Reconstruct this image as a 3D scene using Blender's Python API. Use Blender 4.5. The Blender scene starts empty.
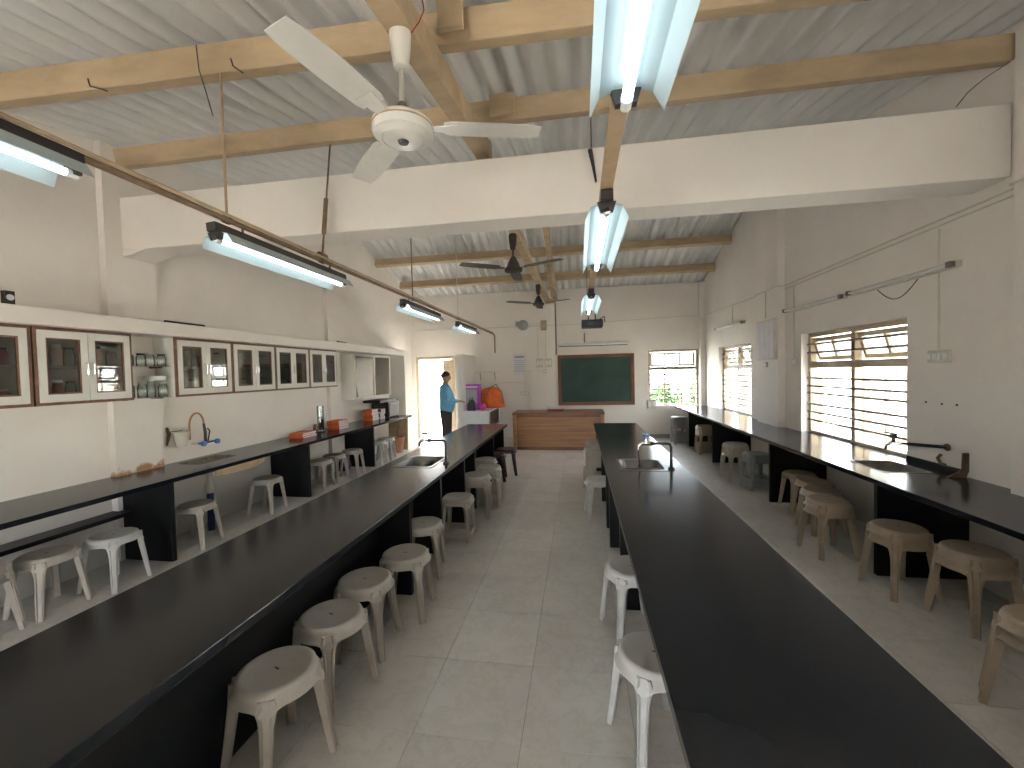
import bpy, math, random
from mathutils import Vector, Matrix
random.seed(7)
S = bpy.context.scene
C = S.collection
PI = math.pi

# ---------------------------------------------------------------- camera, world, light, exposure
H, FPX = 1.70, 418.67
YAW, PITCH, ROLL = math.radians(9.06), math.radians(1.64), math.radians(-1.373)
_f = Vector((-math.sin(YAW) * math.cos(PITCH), math.cos(YAW) * math.cos(PITCH), -math.sin(PITCH)))
_r0 = Vector((math.cos(YAW), math.sin(YAW), 0))
_u0 = _r0.cross(_f)
CR = math.cos(ROLL) * _r0 + math.sin(ROLL) * _u0
CU = -math.sin(ROLL) * _r0 + math.cos(ROLL) * _u0
cam = bpy.data.objects.new('camera', bpy.data.cameras.new('camera'))
C.objects.link(cam)
cam.data.sensor_width = 36
cam.data.lens = 36 * FPX / 1024
cam.data.clip_start = 0.02
cam.matrix_world = Matrix(((CR.x, CU.x, -_f.x, 0), (CR.y, CU.y, -_f.y, 0), (CR.z, CU.z, -_f.z, H), (0, 0, 0, 1)))
S.camera = cam

W = bpy.data.worlds.new('sky'); S.world = W; W.use_nodes = True
bg = W.node_tree.nodes['Background']
bg.inputs[0].default_value = (0.80, 0.90, 1.0, 1)
bg.inputs[1].default_value = 12.5
sun = bpy.data.objects.new('sun', bpy.data.lights.new('sun', 'SUN'))
C.objects.link(sun)
sun.data.energy = 46.0
sun.data.angle = 0.01
sun.data.color = (1, 0.98, 0.95)
sun.rotation_euler = Vector((0.42, 0.50, -0.78)).to_track_quat('-Z', 'Y').to_euler()
S.view_settings.view_transform = 'Standard'
S.view_settings.look = 'None'
S.view_settings.gamma = 1
S.view_settings.use_curve_mapping = False
S.view_settings.exposure = 1.2
TUBE = 3.3

def P(x, y, axis, val):
    """pixel of the photograph -> point on the plane axis = val"""
    d = (x - 512) / FPX * CR - (y - 384) / FPX * CU + _f
    o = Vector((0, 0, H))
    return o + d * ((val - o[axis]) / d[axis])

# ---------------------------------------------------------------- materials
def mat(name, col, rough=0.6, metal=0.0, var=0.12, scale=6.0, bump=0.0, bscale=40.0, coat=0.0, stretch=None, world=False,
        col2=None, emit=0.0, spec=0.5, sss=0):
    m = bpy.data.materials.new(name); m.use_nodes = True
    n, l = m.node_tree.nodes, m.node_tree.links
    b = n['Principled BSDF']
    b.inputs['Roughness'].default_value = rough
    b.inputs['Metallic'].default_value = metal
    b.inputs['Specular IOR Level'].default_value = spec
    b.inputs['Coat Weight'].default_value = coat
    if world:
        g = n.new('ShaderNodeNewGeometry'); src = g.outputs['Position']
    else:
        g = n.new('ShaderNodeTexCoord'); src = g.outputs['Object']
    mp = n.new('ShaderNodeMapping'); l.new(src, mp.inputs[0])
    if stretch: mp.inputs['Scale'].default_value = stretch
    nz = n.new('ShaderNodeTexNoise'); nz.inputs['Scale'].default_value = scale
    nz.inputs['Detail'].default_value = 6; nz.inputs['Roughness'].default_value = 0.6
    l.new(mp.outputs[0], nz.inputs['Vector'])
    rp = n.new('ShaderNodeValToRGB')
    c2 = col2 or tuple(max(0, c * (1 - var)) for c in col)
    c1 = col if col2 else tuple(min(1, c * (1 + var * 0.5)) for c in col)
    rp.color_ramp.elements[0].position = 0.32; rp.color_ramp.elements[1].position = 0.68
    rp.color_ramp.elements[0].color = (*c2, 1); rp.color_ramp.elements[1].color = (*c1, 1)
    l.new(nz.outputs['Fac'], rp.inputs[0]); l.new(rp.outputs[0], b.inputs['Base Color'])
    if bump:
        bz = n.new('ShaderNodeTexNoise'); bz.inputs['Scale'].default_value = bscale; bz.inputs['Detail'].default_value = 4
        l.new(mp.outputs[0], bz.inputs['Vector'])
        bp = n.new('ShaderNodeBump'); bp.inputs['Strength'].default_value = bump; bp.inputs['Distance'].default_value = 0.01
        l.new(bz.outputs['Fac'], bp.inputs['Height']); l.new(bp.outputs[0], b.inputs['Normal'])
    if emit:
        b.inputs['Emission Color'].default_value = (*col, 1); b.inputs['Emission Strength'].default_value = emit
    return m

def glass(name, tint=(0.95, 0.97, 0.97), gloss=0.12, rough=0.02):
    m = bpy.data.materials.new(name); m.use_nodes = True
    n, l = m.node_tree.nodes, m.node_tree.links
    n.remove(n['Principled BSDF'])
    t = n.new('ShaderNodeBsdfTransparent'); t.inputs[0].default_value = (*tint, 1)
    g = n.new('ShaderNodeBsdfGlossy'); g.inputs['Roughness'].default_value = rough
    lw = n.new('ShaderNodeLayerWeight'); lw.inputs[0].default_value = 0.25
    mth = n.new('ShaderNodeMath'); mth.operation = 'MULTIPLY_ADD'
    mth.inputs[1].default_value = 0.8; mth.inputs[2].default_value = gloss
    l.new(lw.outputs['Fresnel'], mth.inputs[0])
    mx = n.new('ShaderNodeMixShader')
    l.new(mth.outputs[0], mx.inputs[0]); l.new(t.outputs[0], mx.inputs[1]); l.new(g.outputs[0], mx.inputs[2])
    l.new(mx.outputs[0], n['Material Output'].inputs[0])
    return m

def tile_mat():
    m = mat('vitrified_tile', (0.80, 0.75, 0.70), 0.24, var=0.07, scale=2.2, world=True, spec=0.5)
    n, l = m.node_tree.nodes, m.node_tree.links
    b = n['Principled BSDF']
    g = n.new('ShaderNodeNewGeometry')
    w = n.new('ShaderNodeTexNoise'); w.inputs['Scale'].default_value = 4.5; w.inputs['Detail'].default_value = 12
    w.inputs['Roughness'].default_value = 0.7; w.inputs['Distortion'].default_value = 0.3
    l.new(g.outputs['Position'], w.inputs['Vector'])
    r = n.new('ShaderNodeValToRGB')
    e = r.color_ramp.elements
    e[0].position = 0.455; e[0].color = (1, 1, 1, 1)
    e[1].position = 0.545; e[1].color = (1, 1, 1, 1)
    k = e.new(0.5); k.color = (0.93, 0.91, 0.88, 1)
    l.new(w.outputs['Fac'], r.inputs[0])
    oi = n.new('ShaderNodeObjectInfo')
    mr = n.new('ShaderNodeMapRange'); mr.inputs['To Min'].default_value = 0.93; mr.inputs['To Max'].default_value = 1.03
    l.new(oi.outputs['Random'], mr.inputs[0])
    mx = n.new('ShaderNodeMixRGB'); mx.blend_type = 'MULTIPLY'; mx.inputs[0].default_value = 1
    src = [k2 for k2 in l if k2.to_socket == b.inputs['Base Color']][0].from_socket
    l.new(src, mx.inputs[1]); l.new(r.outputs[0], mx.inputs[2])
    m2 = n.new('ShaderNodeMixRGB'); m2.blend_type = 'MULTIPLY'; m2.inputs[0].default_value = 1
    l.new(mx.outputs[0], m2.inputs[1]); l.new(mr.outputs[0], m2.inputs[2])
    l.new(m2.outputs[0], b.inputs['Base Color'])
    return m

M = {}
M['plaster'] = mat('cream_plaster', (0.83, 0.775, 0.71), 0.75, var=0.06, scale=1.1, bump=0.15, bscale=18, world=True)
M['tile'] = tile_mat()
M['grout'] = mat('grout', (0.36, 0.33, 0.29), 0.9)
M['granite'] = mat('black_granite', (0.0115, 0.013, 0.0165), 0.16, var=0.08, scale=2, world=True, spec=0.27)
M['granite_side'] = mat('black_granite_panel', (0.010, 0.010, 0.011), 0.4, var=0.08, scale=2, world=True, spec=0.3)
M['sheet'] = mat('asbestos_sheet', (0.74, 0.725, 0.70), 0.9, var=0.10, scale=3.2, bump=0.08, bscale=60, stretch=(1, .35, 1), world=True)
M['beamwood'] = mat('ochre_painted_timber', (0.53, 0.395, 0.245), 0.7, var=0.25, scale=5, stretch=(.35, 1, 1), bump=0.2, bscale=20, world=True)
M['pipe_brown'] = mat('brown_painted_pipe', (0.22, 0.14, 0.085), 0.55, var=0.3, scale=12)
M['batten'] = mat('tan_batten', (0.50, 0.36, 0.22), 0.6, var=0.2, scale=8)
M['dark_metal'] = mat('dark_metal', (0.035, 0.030, 0.028), 0.45, var=0.3)
M['black'] = mat('black_plastic', (0.012, 0.012, 0.013), 0.4)
M['white_enamel'] = mat('white_enamel', (0.80, 0.81, 0.80), 0.4, var=0.04)
M['reflector'] = mat('reflector_enamel', (0.37, 0.42, 0.435), 0.5, var=0.05)
M['fan_white'] = mat('fan_ivory', (0.74, 0.71, 0.65), 0.35, var=0.08)
M['fan_brown'] = mat('fan_dark_brown', (0.05, 0.035, 0.028), 0.4)
M['lamp'] = mat('lit_tube', (0.80, 0.97, 1.0), 0.4, var=0.0, emit=TUBE)
M['tube_off'] = mat('unlit_tube', (0.72, 0.71, 0.68), 0.3, var=0.03)
M['steel'] = mat('stainless_steel', (0.17, 0.165, 0.155), 0.36, 0.9, var=0.15, scale=9)
M['stained'] = mat('stained_steel', (0.20, 0.18, 0.15), 0.5, 0.7, var=0.4, scale=14)
M['chrome'] = mat('chrome', (0.75, 0.75, 0.74), 0.12, 1.0, var=0.02)
M['blue'] = mat('blue_plastic', (0.06, 0.20, 0.55), 0.4)
M['navy'] = mat('navy_plastic', (0.02, 0.035, 0.13), 0.5)
M['copper'] = mat('copper_hose', (0.48, 0.24, 0.12), 0.4, 0.3)
M['cab_white'] = mat('cream_laminate', (0.74, 0.72, 0.66), 0.5, var=0.06)
M['cab_brown'] = mat('brown_edging', (0.20, 0.09, 0.05), 0.5, var=0.35, scale=20)
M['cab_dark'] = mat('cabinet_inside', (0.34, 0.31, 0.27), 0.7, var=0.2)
M['pane'] = glass('cabinet_glass', (0.80, 0.82, 0.80), 0.10)
M['wpane'] = glass('window_glass', (0.93, 0.95, 0.94), 0.05)
M['jarglass'] = glass('jar_glass', (0.88, 0.93, 0.91), 0.14)
M['frame_cream'] = mat('cream_window_paint', (0.46, 0.36, 0.24), 0.55, var=0.18, scale=9)
M['grille'] = mat('grille_bar', (0.20, 0.15, 0.11), 0.5)
M['wood'] = mat('teak_laminate', (0.56, 0.31, 0.16), 0.42, scale=3.0, stretch=(.4, .5, 11), col2=(0.30, 0.145, 0.07))
M['wood_top'] = mat('teak_laminate_top', (0.30, 0.15, 0.075), 0.35, scale=3.0, stretch=(.5, 9, 1), col2=(0.19, 0.09, 0.045))
M['board_green'] = mat('chalkboard_green', (0.025, 0.075, 0.058), 0.55, var=0.35, scale=2.2, col2=(0.012, 0.042, 0.034))
M['board_frame'] = mat('reddish_wood_frame', (0.21, 0.085, 0.045), 0.5, var=0.25)
M['paper'] = mat('paper', (0.74, 0.72, 0.74), 0.8, var=0.04)
M['print'] = mat('print_ink', (0.22, 0.22, 0.34), 0.8)
M['orange'] = mat('orange_print', (0.62, 0.13, 0.035), 0.6, var=0.25, scale=14)
M['orange_cloth'] = mat('orange_cloth', (0.80, 0.16, 0.03), 0.75, var=0.25, scale=9)
M['red'] = mat('red_plastic', (0.30, 0.03, 0.03), 0.5)
M['pink'] = mat('pink_plastic', (0.78, 0.07, 0.40), 0.5)
M['magenta'] = mat('magenta_card', (0.50, 0.08, 0.56), 0.5, var=0.1)
M['lilac'] = mat('lilac_card', (0.45, 0.44, 0.52), 0.5)
M['terracotta'] = mat('terracotta', (0.52, 0.24, 0.15), 0.8)
M['amber'] = mat('brown_glass', (0.10, 0.04, 0.02), 0.15)
M['cream_plastic'] = mat('cream_plastic', (0.66, 0.62, 0.52), 0.5)
M['rosy'] = mat('rosy_powder', (0.62, 0.38, 0.30), 0.7)
M['rust'] = mat('rust', (0.13, 0.08, 0.05), 0.85, var=0.5, scale=25)
M['skin'] = mat('skin', (0.36, 0.19, 0.12), 0.5, var=0.05)
M['hair'] = mat('hair', (0.012, 0.010, 0.009), 0.6)
M['shirt'] = mat('light_blue_shirt', (0.17, 0.44, 0.66), 0.8, var=0.12, scale=14)
M['trousers'] = mat('dark_trousers', (0.055, 0.045, 0.04), 0.85, var=0.2)
M['curtain'] = mat('door_paint', (0.50, 0.40, 0.29), 0.6, var=0.1)
M['leaf'] = mat('hedge_leaf', (0.035, 0.075, 0.02), 0.6, var=0.5, scale=3)
M['bark'] = mat('bark', (0.12, 0.08, 0.05), 0.9)
M['earth'] = mat('pale_ground', (0.56, 0.52, 0.45), 0.95, var=0.2, scale=1.0)
M['cream_wall'] = mat('outdoor_cream_wall', (0.38, 0.325, 0.25), 0.9, var=0.1, scale=1.0)
M['white_wall'] = mat('outdoor_white_wall', (0.58, 0.57, 0.55), 0.9, var=0.05, scale=1.0)
STOOLC = {
    'beige': mat('beige_stool_plastic', (0.52, 0.455, 0.385), 0.36, var=0.12, scale=7),
    'ivory': mat('ivory_stool_plastic', (0.60, 0.575, 0.54), 0.36, var=0.10, scale=7),
    'tan': mat('tan_stool_plastic', (0.46, 0.36, 0.26), 0.42, var=0.12, scale=7),
    'grey': mat('grey_stool_plastic', (0.36, 0.37, 0.37), 0.42, var=0.10, scale=7),
    'maroon': mat('maroon_stool_plastic', (0.075, 0.028, 0.034), 0.42, var=0.15, scale=7),
}

# ---------------------------------------------------------------- mesh helpers
def origin(o):
    v = Vector((0, 0, 0))
    while o is not None:
        v += o.location; o = o.parent
    return v

class MB:
    def __init__(self): self.v, self.f = [], []
    def add(self, vs, fs):
        n = len(self.v); self.v += [tuple(a) for a in vs]; self.f += [tuple(i + n for i in f) for f in fs]; return self
    def box(self, x0, x1, y0, y1, z0, z1):
        vs = [(x, y, z) for z in (z0, z1) for y in (y0, y1) for x in (x0, x1)]
        return self.add(vs, [(0, 2, 3, 1), (4, 5, 7, 6), (0, 1, 5, 4), (2, 6, 7, 3), (0, 4, 6, 2), (1, 3, 7, 5)])
    def obox(self, c, size, rot=None):
        a, b, d = (s / 2 for s in size); R = rot or Matrix.Identity(3); c = Vector(c)
        vs = [c + R @ Vector((x, y, z)) for z in (-d, d) for y in (-b, b) for x in (-a, a)]
        return self.add(vs, [(0, 2, 3, 1), (4, 5, 7, 6), (0, 1, 5, 4), (2, 6, 7, 3), (0, 4, 6, 2), (1, 3, 7, 5)])
    def path(self, pts, r, n=8, cap=True):
        pts = [Vector(p) for p in pts]; rs = r if isinstance(r, (list, tuple)) else [r] * len(pts)
        rings = []; prev = None
        for i, p in enumerate(pts):
            d = (pts[min(i + 1, len(pts) - 1)] - pts[max(i - 1, 0)]).normalized()
            if prev is None:
                a = Vector((0, 0, 1)) if abs(d.z) < .9 else Vector((1, 0, 0))
                u = d.cross(a).normalized()
            else:
                u = (prev - d * prev.dot(d)).normalized()
            prev = u; w = d.cross(u)
            rings.append([p + rs[i] * (math.cos(2 * PI * k / n) * u + math.sin(2 * PI * k / n) * w) for k in range(n)])
        vs = [q for rg in rings for q in rg]; fs = []
        for i in range(len(pts) - 1):
            for k in range(n):
                fs.append((i * n + k, i * n + (k + 1) % n, (i + 1) * n + (k + 1) % n, (i + 1) * n + k))
        if cap:
            fs.append(tuple(range(n))[::-1]); fs.append(tuple((len(pts) - 1) * n + k for k in range(n)))
        return self.add(vs, fs)
    def lathe(self, prof, n=20, c=(0, 0, 0), R=None):
        c = Vector(c); R = R or Matrix.Identity(3); vs = []
        for r, z in prof:
            for k in range(n):
                vs.append(c + R @ Vector((r * math.cos(2 * PI * k / n), r * math.sin(2 * PI * k / n), z)))
        fs = []
        for i in range(len(prof) - 1):
            for k in range(n):
                fs.append((i * n + k, i * n + (k + 1) % n, (i + 1) * n + (k + 1) % n, (i + 1) * n + k))
        if prof[0][0] > 1e-5: fs.append(tuple(range(n))[::-1])
        if prof[-1][0] > 1e-5: fs.append(tuple((len(prof) - 1) * n + k for k in range(n)))
        return self.add(vs, fs)
    def prism(self, poly, axis, a, b):
        """poly in the two other axes (cyclic order kept as x,y,z without axis)"""
        def mk(p, t):
            q = list(p); q.insert(axis, t); return tuple(q)
        n = len(poly)
        vs = [mk(p, a) for p in poly] + [mk(p, b) for p in poly]
        fs = [tuple(range(n))[::-1], tuple(range(n, 2 * n))] + [(i, (i + 1) % n, n + (i + 1) % n, n + i) for i in range(n)]
        return self.add(vs, fs)
    def mesh(self, name, m, off=Vector((0, 0, 0)), smooth=False, angle=40):
        me = bpy.data.meshes.new(name)
        me.from_pydata([tuple(Vector(p) - off) for p in self.v], [], self.f)
        import bmesh
        b = bmesh.new(); b.from_mesh(me); bmesh.ops.recalc_face_normals(b, faces=b.faces); b.to_mesh(me); b.free()
        me.materials.append(m)
        if smooth:
            me.polygons.foreach_set('use_smooth', [True] * len(me.polygons))
            me.set_sharp_from_angle(angle=math.radians(angle))
        return me
    def build(self, name, m, parent=None, world=True, smooth=False, bevel=0, angle=40):
        off = origin(parent) if (parent is not None and world) else Vector((0, 0, 0))
        o = bpy.data.objects.new(name, self.mesh(name, m, off, smooth, angle)); C.objects.link(o)
        if parent is not None: o.parent = parent
        if bevel:
            bv = o.modifiers.new('bevel', 'BEVEL'); bv.width = bevel; bv.segments = 2; bv.limit_method = 'ANGLE'
            bv.harden_normals = False
        return o

def tag(o, label=None, cat=None, group=None, kind=None):
    if label: o['label'] = label
    if cat: o['category'] = cat
    if group: o['group'] = group
    if kind: o['kind'] = kind
    return o
def thing(name, label, cat, loc=(0, 0, 0), group=None, rz=0):
    o = bpy.data.objects.new(name, None); C.objects.link(o)
    o.location = loc; o.rotation_euler = (0, 0, rz); o.empty_display_size = 0.1
    return tag(o, label, cat, group)
def struct(name, label=None, loc=(0, 0, 0)):
    o = bpy.data.objects.new(name, None); C.objects.link(o); o.location = loc
    return tag(o, label, kind='structure')
def box1(name, m, parent, *a, bevel=0): return MB().box(*a).build(name, m, parent, bevel=bevel)
def rotz(a): return Matrix.Rotation(a, 3, 'Z')
def rotx(a): return Matrix.Rotation(a, 3, 'X')
def roty(a): return Matrix.Rotation(a, 3, 'Y')

# ---------------------------------------------------------------- the setting
XR, XL, YF, YB = 2.97, -4.38, 10.6, -3.0
RIDGE = 7.46
def rz(Y): return 3.347 + .176 * Y if Y < RIDGE else 4.66 - .30 * (Y - RIDGE)

def wall_grid(mb, axis, t0, t1, u0, u1, z0, z1, holes):
    """boxes round the holes; axis = thickness axis, u = the other horizontal axis"""
    us = sorted({u0, u1, *[h[0] for h in holes], *[h[1] for h in holes]})
    zs = sorted({z0, z1, *[h[2] for h in holes], *[h[3] for h in holes]})
    for a, b in zip(us, us[1:]):
        run = None
        for c, d in zip(zs, zs[1:]):
            m = ((a + b) / 2, (c + d) / 2)
            if any(h[0] < m[0] < h[1] and h[2] < m[1] < h[3] for h in holes): continue
            if axis == 0: mb.box(t0, t1, a, b, c, d)
            else: mb.box(a, b, t0, t1, c, d)
W1 = (4.355, 6.20, 0.80, 2.12); W2 = (7.87, 9.56, 0.80, 2.12); W4 = (0.60, 2.45, 0.80, 2.12); W5 = (-2.70, -0.85, 0.80, 2.12); W3 = (1.68, 2.85, 0.80, 2.15)
DOOR = (-4.25, -3.20, 0.0, 2.15)
floor = MB().box(XL - .25, XR + .25, YB - .25, YF + .25, -0.12, -0.006).build('floor', M['grout'])
tag(floor, 'pale marbled vitrified tile floor', kind='structure')
TS, TX, TY = 0.5185, -0.292, 1.833
tcache = {}
def tile(x0, x1, y0, y1):
    k = (round(x1 - x0, 3), round(y1 - y0, 3))
    if k not in tcache:
        b = .0012
        tcache[k] = MB().box(b, k[0] - b, b, k[1] - b, -0.006, 0).mesh('floor_tile', M['tile'])
    o = bpy.data.objects.new('floor_tile', tcache[k]); C.objects.link(o)
    o.parent = floor; o.location = (x0, y0, 0)
xs = [XL] + [TX + TS * i for i in range(-8, 8) if XL + .02 < TX + TS * i < XR - .02] + [XR]
ys = [TY - TS] + [TY + TS * i for i in range(0, 20) if TY + TS * i < YF - .02] + [YF]
for a, b in zip(xs, xs[1:]):
    for c, d in zip(ys, ys[1:]): tile(a, b, c, d)
near = MB()
yy = [YB] + [TY + TS * i for i in range(-12, 0) if TY + TS * i > YB + .02]
for a, b in zip(xs, xs[1:]):
    for c, d in zip(yy, yy[1:] ): near.box(a + .0012, b - .0012, c + .0012, d - .0012, -.006, 0)
tag(near.build('floor_tiles_behind', M['tile'], floor), kind='stuff')

def side_wall(name, x0, x1, holes, label):
    mb = MB(); wall_grid(mb, 0, x0, x1, YB - .25, YF + .25, -0.1, 2.7, holes)
    mb.prism([(YB - .25, 2.7), (YF + .25, 2.7), (YF + .25, rz(YF + .25) + .03), (RIDGE, rz(RIDGE) + .03), (YB - .25, rz(YB - .25) + .03)], 0, x0, x1)
    return tag(mb.build(name, M['plaster']), label, kind='structure')
side_wall('wall_right', XR, XR + .25, [W1, W2, W4, W5], 'cream plastered wall with two windows above the right bench')
side_wall('wall_left', XL - .25, XL, [], 'cream plastered wall behind the hanging cabinets')
mb = MB(); wall_grid(mb, 1, YF, YF + .25, XL, XR, -0.1, rz(YF) + .02, [W3, DOOR])
tag(mb.build('wall_far', M['plaster']), 'cream plastered end wall with chalkboard, doorway and window', kind='structure')
mb = MB(); wall_grid(mb, 1, YB - .25, YB, XL, XR, -0.1, rz(YB) + .02, [(-2.6, -1.2, .05, 1.3)])  # unseen low opening, added so daylight and sun bounce reach the room
tag(mb.build('wall_back', M['plaster']), 'wall behind the camera with an added opening that lets in daylight', kind='structure')
# pilasters and ledges
box1('trim_1', M['plaster'], None, XR - .10, XR, 6.64, 7.36, 0, rz(6.8)); tag(bpy.data.objects['trim_1'], 'plastered pillar between the two right windows', kind='structure')
box1('trim_2', M['plaster'], None, XR - .10, XR, 2.70, 3.30, 0, rz(2.9)); tag(bpy.data.objects['trim_2'], 'plastered pillar at the near right', kind='structure')
def stain_mat():
    m = mat('stained_plaster', (0.83, 0.775, 0.71), 0.75, var=0.06, scale=1.1, world=True)
    n, l = m.node_tree.nodes, m.node_tree.links; b = n['Principled BSDF']
    src = [k for k in l if k.to_socket == b.inputs['Base Color']][0].from_socket
    g = n.new('ShaderNodeNewGeometry'); sp = n.new('ShaderNodeSeparateXYZ'); l.new(g.outputs['Position'], sp.inputs[0])
    nz = n.new('ShaderNodeTexNoise'); nz.inputs['Scale'].default_value = 9; nz.inputs['Detail'].default_value = 5; l.new(g.outputs['Position'], nz.inputs['Vector'])
    mr = n.new('ShaderNodeMapRange'); mr.inputs['From Min'].default_value = 0.98; mr.inputs['From Max'].default_value = 0.80; l.new(sp.outputs['Z'], mr.inputs[0])
    ml = n.new('ShaderNodeMath'); ml.operation = 'MULTIPLY'; gt = n.new('ShaderNodeMath'); gt.operation = 'GREATER_THAN'; gt.inputs[1].default_value = .79; l.new(sp.outputs['Z'], gt.inputs[0])
    m0 = n.new('ShaderNodeMath'); m0.operation = 'MULTIPLY'; l.new(mr.outputs[0], m0.inputs[0]); l.new(gt.outputs[0], m0.inputs[1]); l.new(m0.outputs[0], ml.inputs[0]); l.new(nz.outputs['Fac'], ml.inputs[1])
    r = n.new('ShaderNodeValToRGB'); r.color_ramp.elements[0].position = .30; r.color_ramp.elements[1].position = .42; l.new(ml.outputs[0], r.inputs[0])
    mx = n.new('ShaderNodeMixRGB'); l.new(r.outputs[0], mx.inputs[0]); l.new(src, mx.inputs[1]); mx.inputs[2].default_value = (.42, .24, .13, 1)
    l.new(mx.outputs[0], b.inputs['Base Color']); return m
M['stain'] = stain_mat()
box1('trim_3', M['stain'], None, XL, XL + .07, 3.28, 3.74, 0, rz(3.3)); tag(bpy.data.objects['trim_3'], 'plastered pillar on the left wall under the beam', kind='structure')
box1('trim_4', M['plaster'], None, XL, -3.98, 9.20, 9.58, 0, 2.27); tag(bpy.data.objects['trim_4'], 'plastered block at the end of the cabinet ledge', kind='structure')
box1('trim_5', M['plaster'], None, XL, -3.98, YB, 9.20, 2.14, 2.27, bevel=.006); tag(bpy.data.objects['trim_5'], 'long white ledge above the hanging cabinets', kind='structure')
box1('trim_6', M['plaster'], None, -1.16, -0.56, YF - .06, YF, 0, rz(YF)); tag(bpy.data.objects['trim_6'], 'shallow pillar on the end wall beside the chalkboard', kind='structure')
box1('trim_7', M['plaster'], None, XR - .12, XR, YF - .12, YF, 0, rz(YF)); tag(bpy.data.objects['trim_7'], 'plastered corner post beside the end window', kind='structure')
box1('trim_8', M['plaster'], None, XL, XL + .07, 6.75, 7.15, 0, rz(7)); tag(bpy.data.objects['trim_8'], 'plastered pillar on the far left wall', kind='structure')
mb = MB().box(XL, XR, 3.43, 3.72, 2.96, 3.46)
mb.prism([(XL, 2.96), (XL + .34, 2.96), (XL + .16, 2.915), (XL, 2.89)], 1, 3.43, 3.72)
tag(mb.build('concrete_beam', M['plaster'], bevel=.008), 'deep plastered concrete beam crossing the room', kind='structure')
# skirting on the far wall
tag(box1('baseboard_far', M['grout'], None, 0.2, XR - .12, YF - .012, YF, 0, .10), 'grey skirting under the end window', kind='structure')

# corrugated roof, sheet by sheet
ceiling = struct('ceiling', 'grey corrugated cement sheet roof on timber purlins', (0, 0, 0))
PIT, AMP = 0.1775, 0.036
def sheet_mesh(L, k=6, seg=10):
    vs, fs = [], []; n = k * seg + 1
    for j in (0, 1):
        for i in range(n):
            x = i / seg * PIT
            vs.append((x, j * L, AMP * math.cos(2 * PI * i / seg)))
    for i in range(n - 1): fs.append((i, i + 1, n + i + 1, n + i))
    mb = MB(); mb.add(vs, fs)
    me = mb.mesh('roof_sheet', M['sheet'], smooth=True, angle=80)
    return me
def sheets(rows, up):
    for y0, y1 in rows:
        z0, z1 = rz(y0), rz(y1)
        L = math.hypot(y1 - y0, z1 - z0) + .16; a = math.atan2(z1 - z0, y1 - y0)
        me = sheet_mesh(L)
        for i in range(9):
            o = bpy.data.objects.new('roof_sheet', me); C.objects.link(o); o.parent = ceiling
            o.location = (XL - .25 + i * PIT * 5 + random.uniform(-.004, .004), y0 - (.08), z0 + AMP + .004 * (i % 2) - .08 * math.tan(a) + (.012 if up else 0))
            o.rotation_euler = (a, 0, random.uniform(-.002, .002))
sheets([(YB - .3, -1.2), (-1.2, .6), (.6, 2.33), (2.33, 3.45), (3.45, 5.4), (5.4, RIDGE)], 0)
sheets([(RIDGE, 8.75), (8.75, YF + .3)], 1)

# purlins, rafter, tie
purl = [(0.55, XL, XR, 'above the camera position'), (2.305, XL, XR, 'nearest in view, passing above the near fan'),
        (3.40, XL + .02, XR, 'just before the concrete beam'), (5.4, XL, XR, 'high beyond the beam towards the ridge'),
        (8.71, XL, XR, 'second from the end wall'), (9.70, XL + .12, XR, 'last before the end wall')]
for Y, a, b, d in purl:
    z = rz(Y) - .03
    sl = math.atan(.176 if Y < RIDGE else -.30)
    o = thing('roof_purlin', 'ochre painted timber purlin, ' + d, 'roof beam', (0, Y, z - .16), 'timber roof purlins')
    mb = MB(); c = Vector(((a + b) / 2, Y + .05, z - .085)); mb.obox(c, (b - a, .10, .165), rotz(.028 if Y == 2.305 else 0) @ rotx(sl)); mb.build('timber', M['beamwood'], o, bevel=.006)
# blocks lapping purlin joints
for (x, Y, w) in ((-.715, 2.25, .14), (-.66, 3.36, .2)):
    o = tag(MB().box(x, x + w, Y - .03, Y + .0, rz(Y) - .19, rz(Y) - .03).build('cleat', M['beamwood'], bpy.data.objects['roof_purlin.001' if Y < 3 else 'roof_purlin.002']))
RX = -0.78
o = thing('rafter', 'thick ochre timber rafter above the near white fan', 'roof beam', (RX, .4, 3.2))
sl = math.atan(.176)
p0, p1 = Vector((RX, 0.2, rz(.2) - .235)), Vector((RX, 3.72, rz(3.72) - .275))
MB().obox((p0 + p1) / 2 - Vector((0, 0, .075)), (.115, (p1 - p0).length, .15), rotx(math.atan2(p1.z - p0.z, p1.y - p0.y))).build('timber', M['beamwood'], o, bevel=.006)
MB().box(RX - .06, RX + .06, 3.62, 3.70, 3.46, 3.72).build('end_block', M['beamwood'], o)
MB().obox((RX - .12, 3.66, 3.52), (.22, .04, .04), roty(-.5)).build('wedge', M['beamwood'], o)
o = thing('roof_tie', 'long ochre timber tie carrying the two dark fans', 'roof beam', (-.74, 4.4, 3.4))
p0, p1 = Vector((-.74, 4.2, 3.40)), Vector((-.72, YF - .02, 3.44))
MB().obox((p0 + p1) / 2, (.10, (p1 - p0).length, .12), rotx(math.atan2(p1.z - p0.z, p1.y - p0.y))).build('timber', M['beamwood'], o, bevel=.005)
for Y in (8.75, 9.75):
    MB().box(-.60, -.52, Y - .05, Y + .03, 3.42, rz(Y) - .18).build('post', M['beamwood'], o)
MB().box(-.74, -.52, 10.25, 10.35, 3.36, 3.46).build('end_block', M['beamwood'], o)
p0, p1 = Vector((-.50, 7.5, 4.30)), Vector((-.56, 10.4, 3.48))
o = thing('rafter', 'sloping ochre rafter beyond the concrete beam', 'roof beam', (-.5, 7.5, 4.2))
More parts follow.
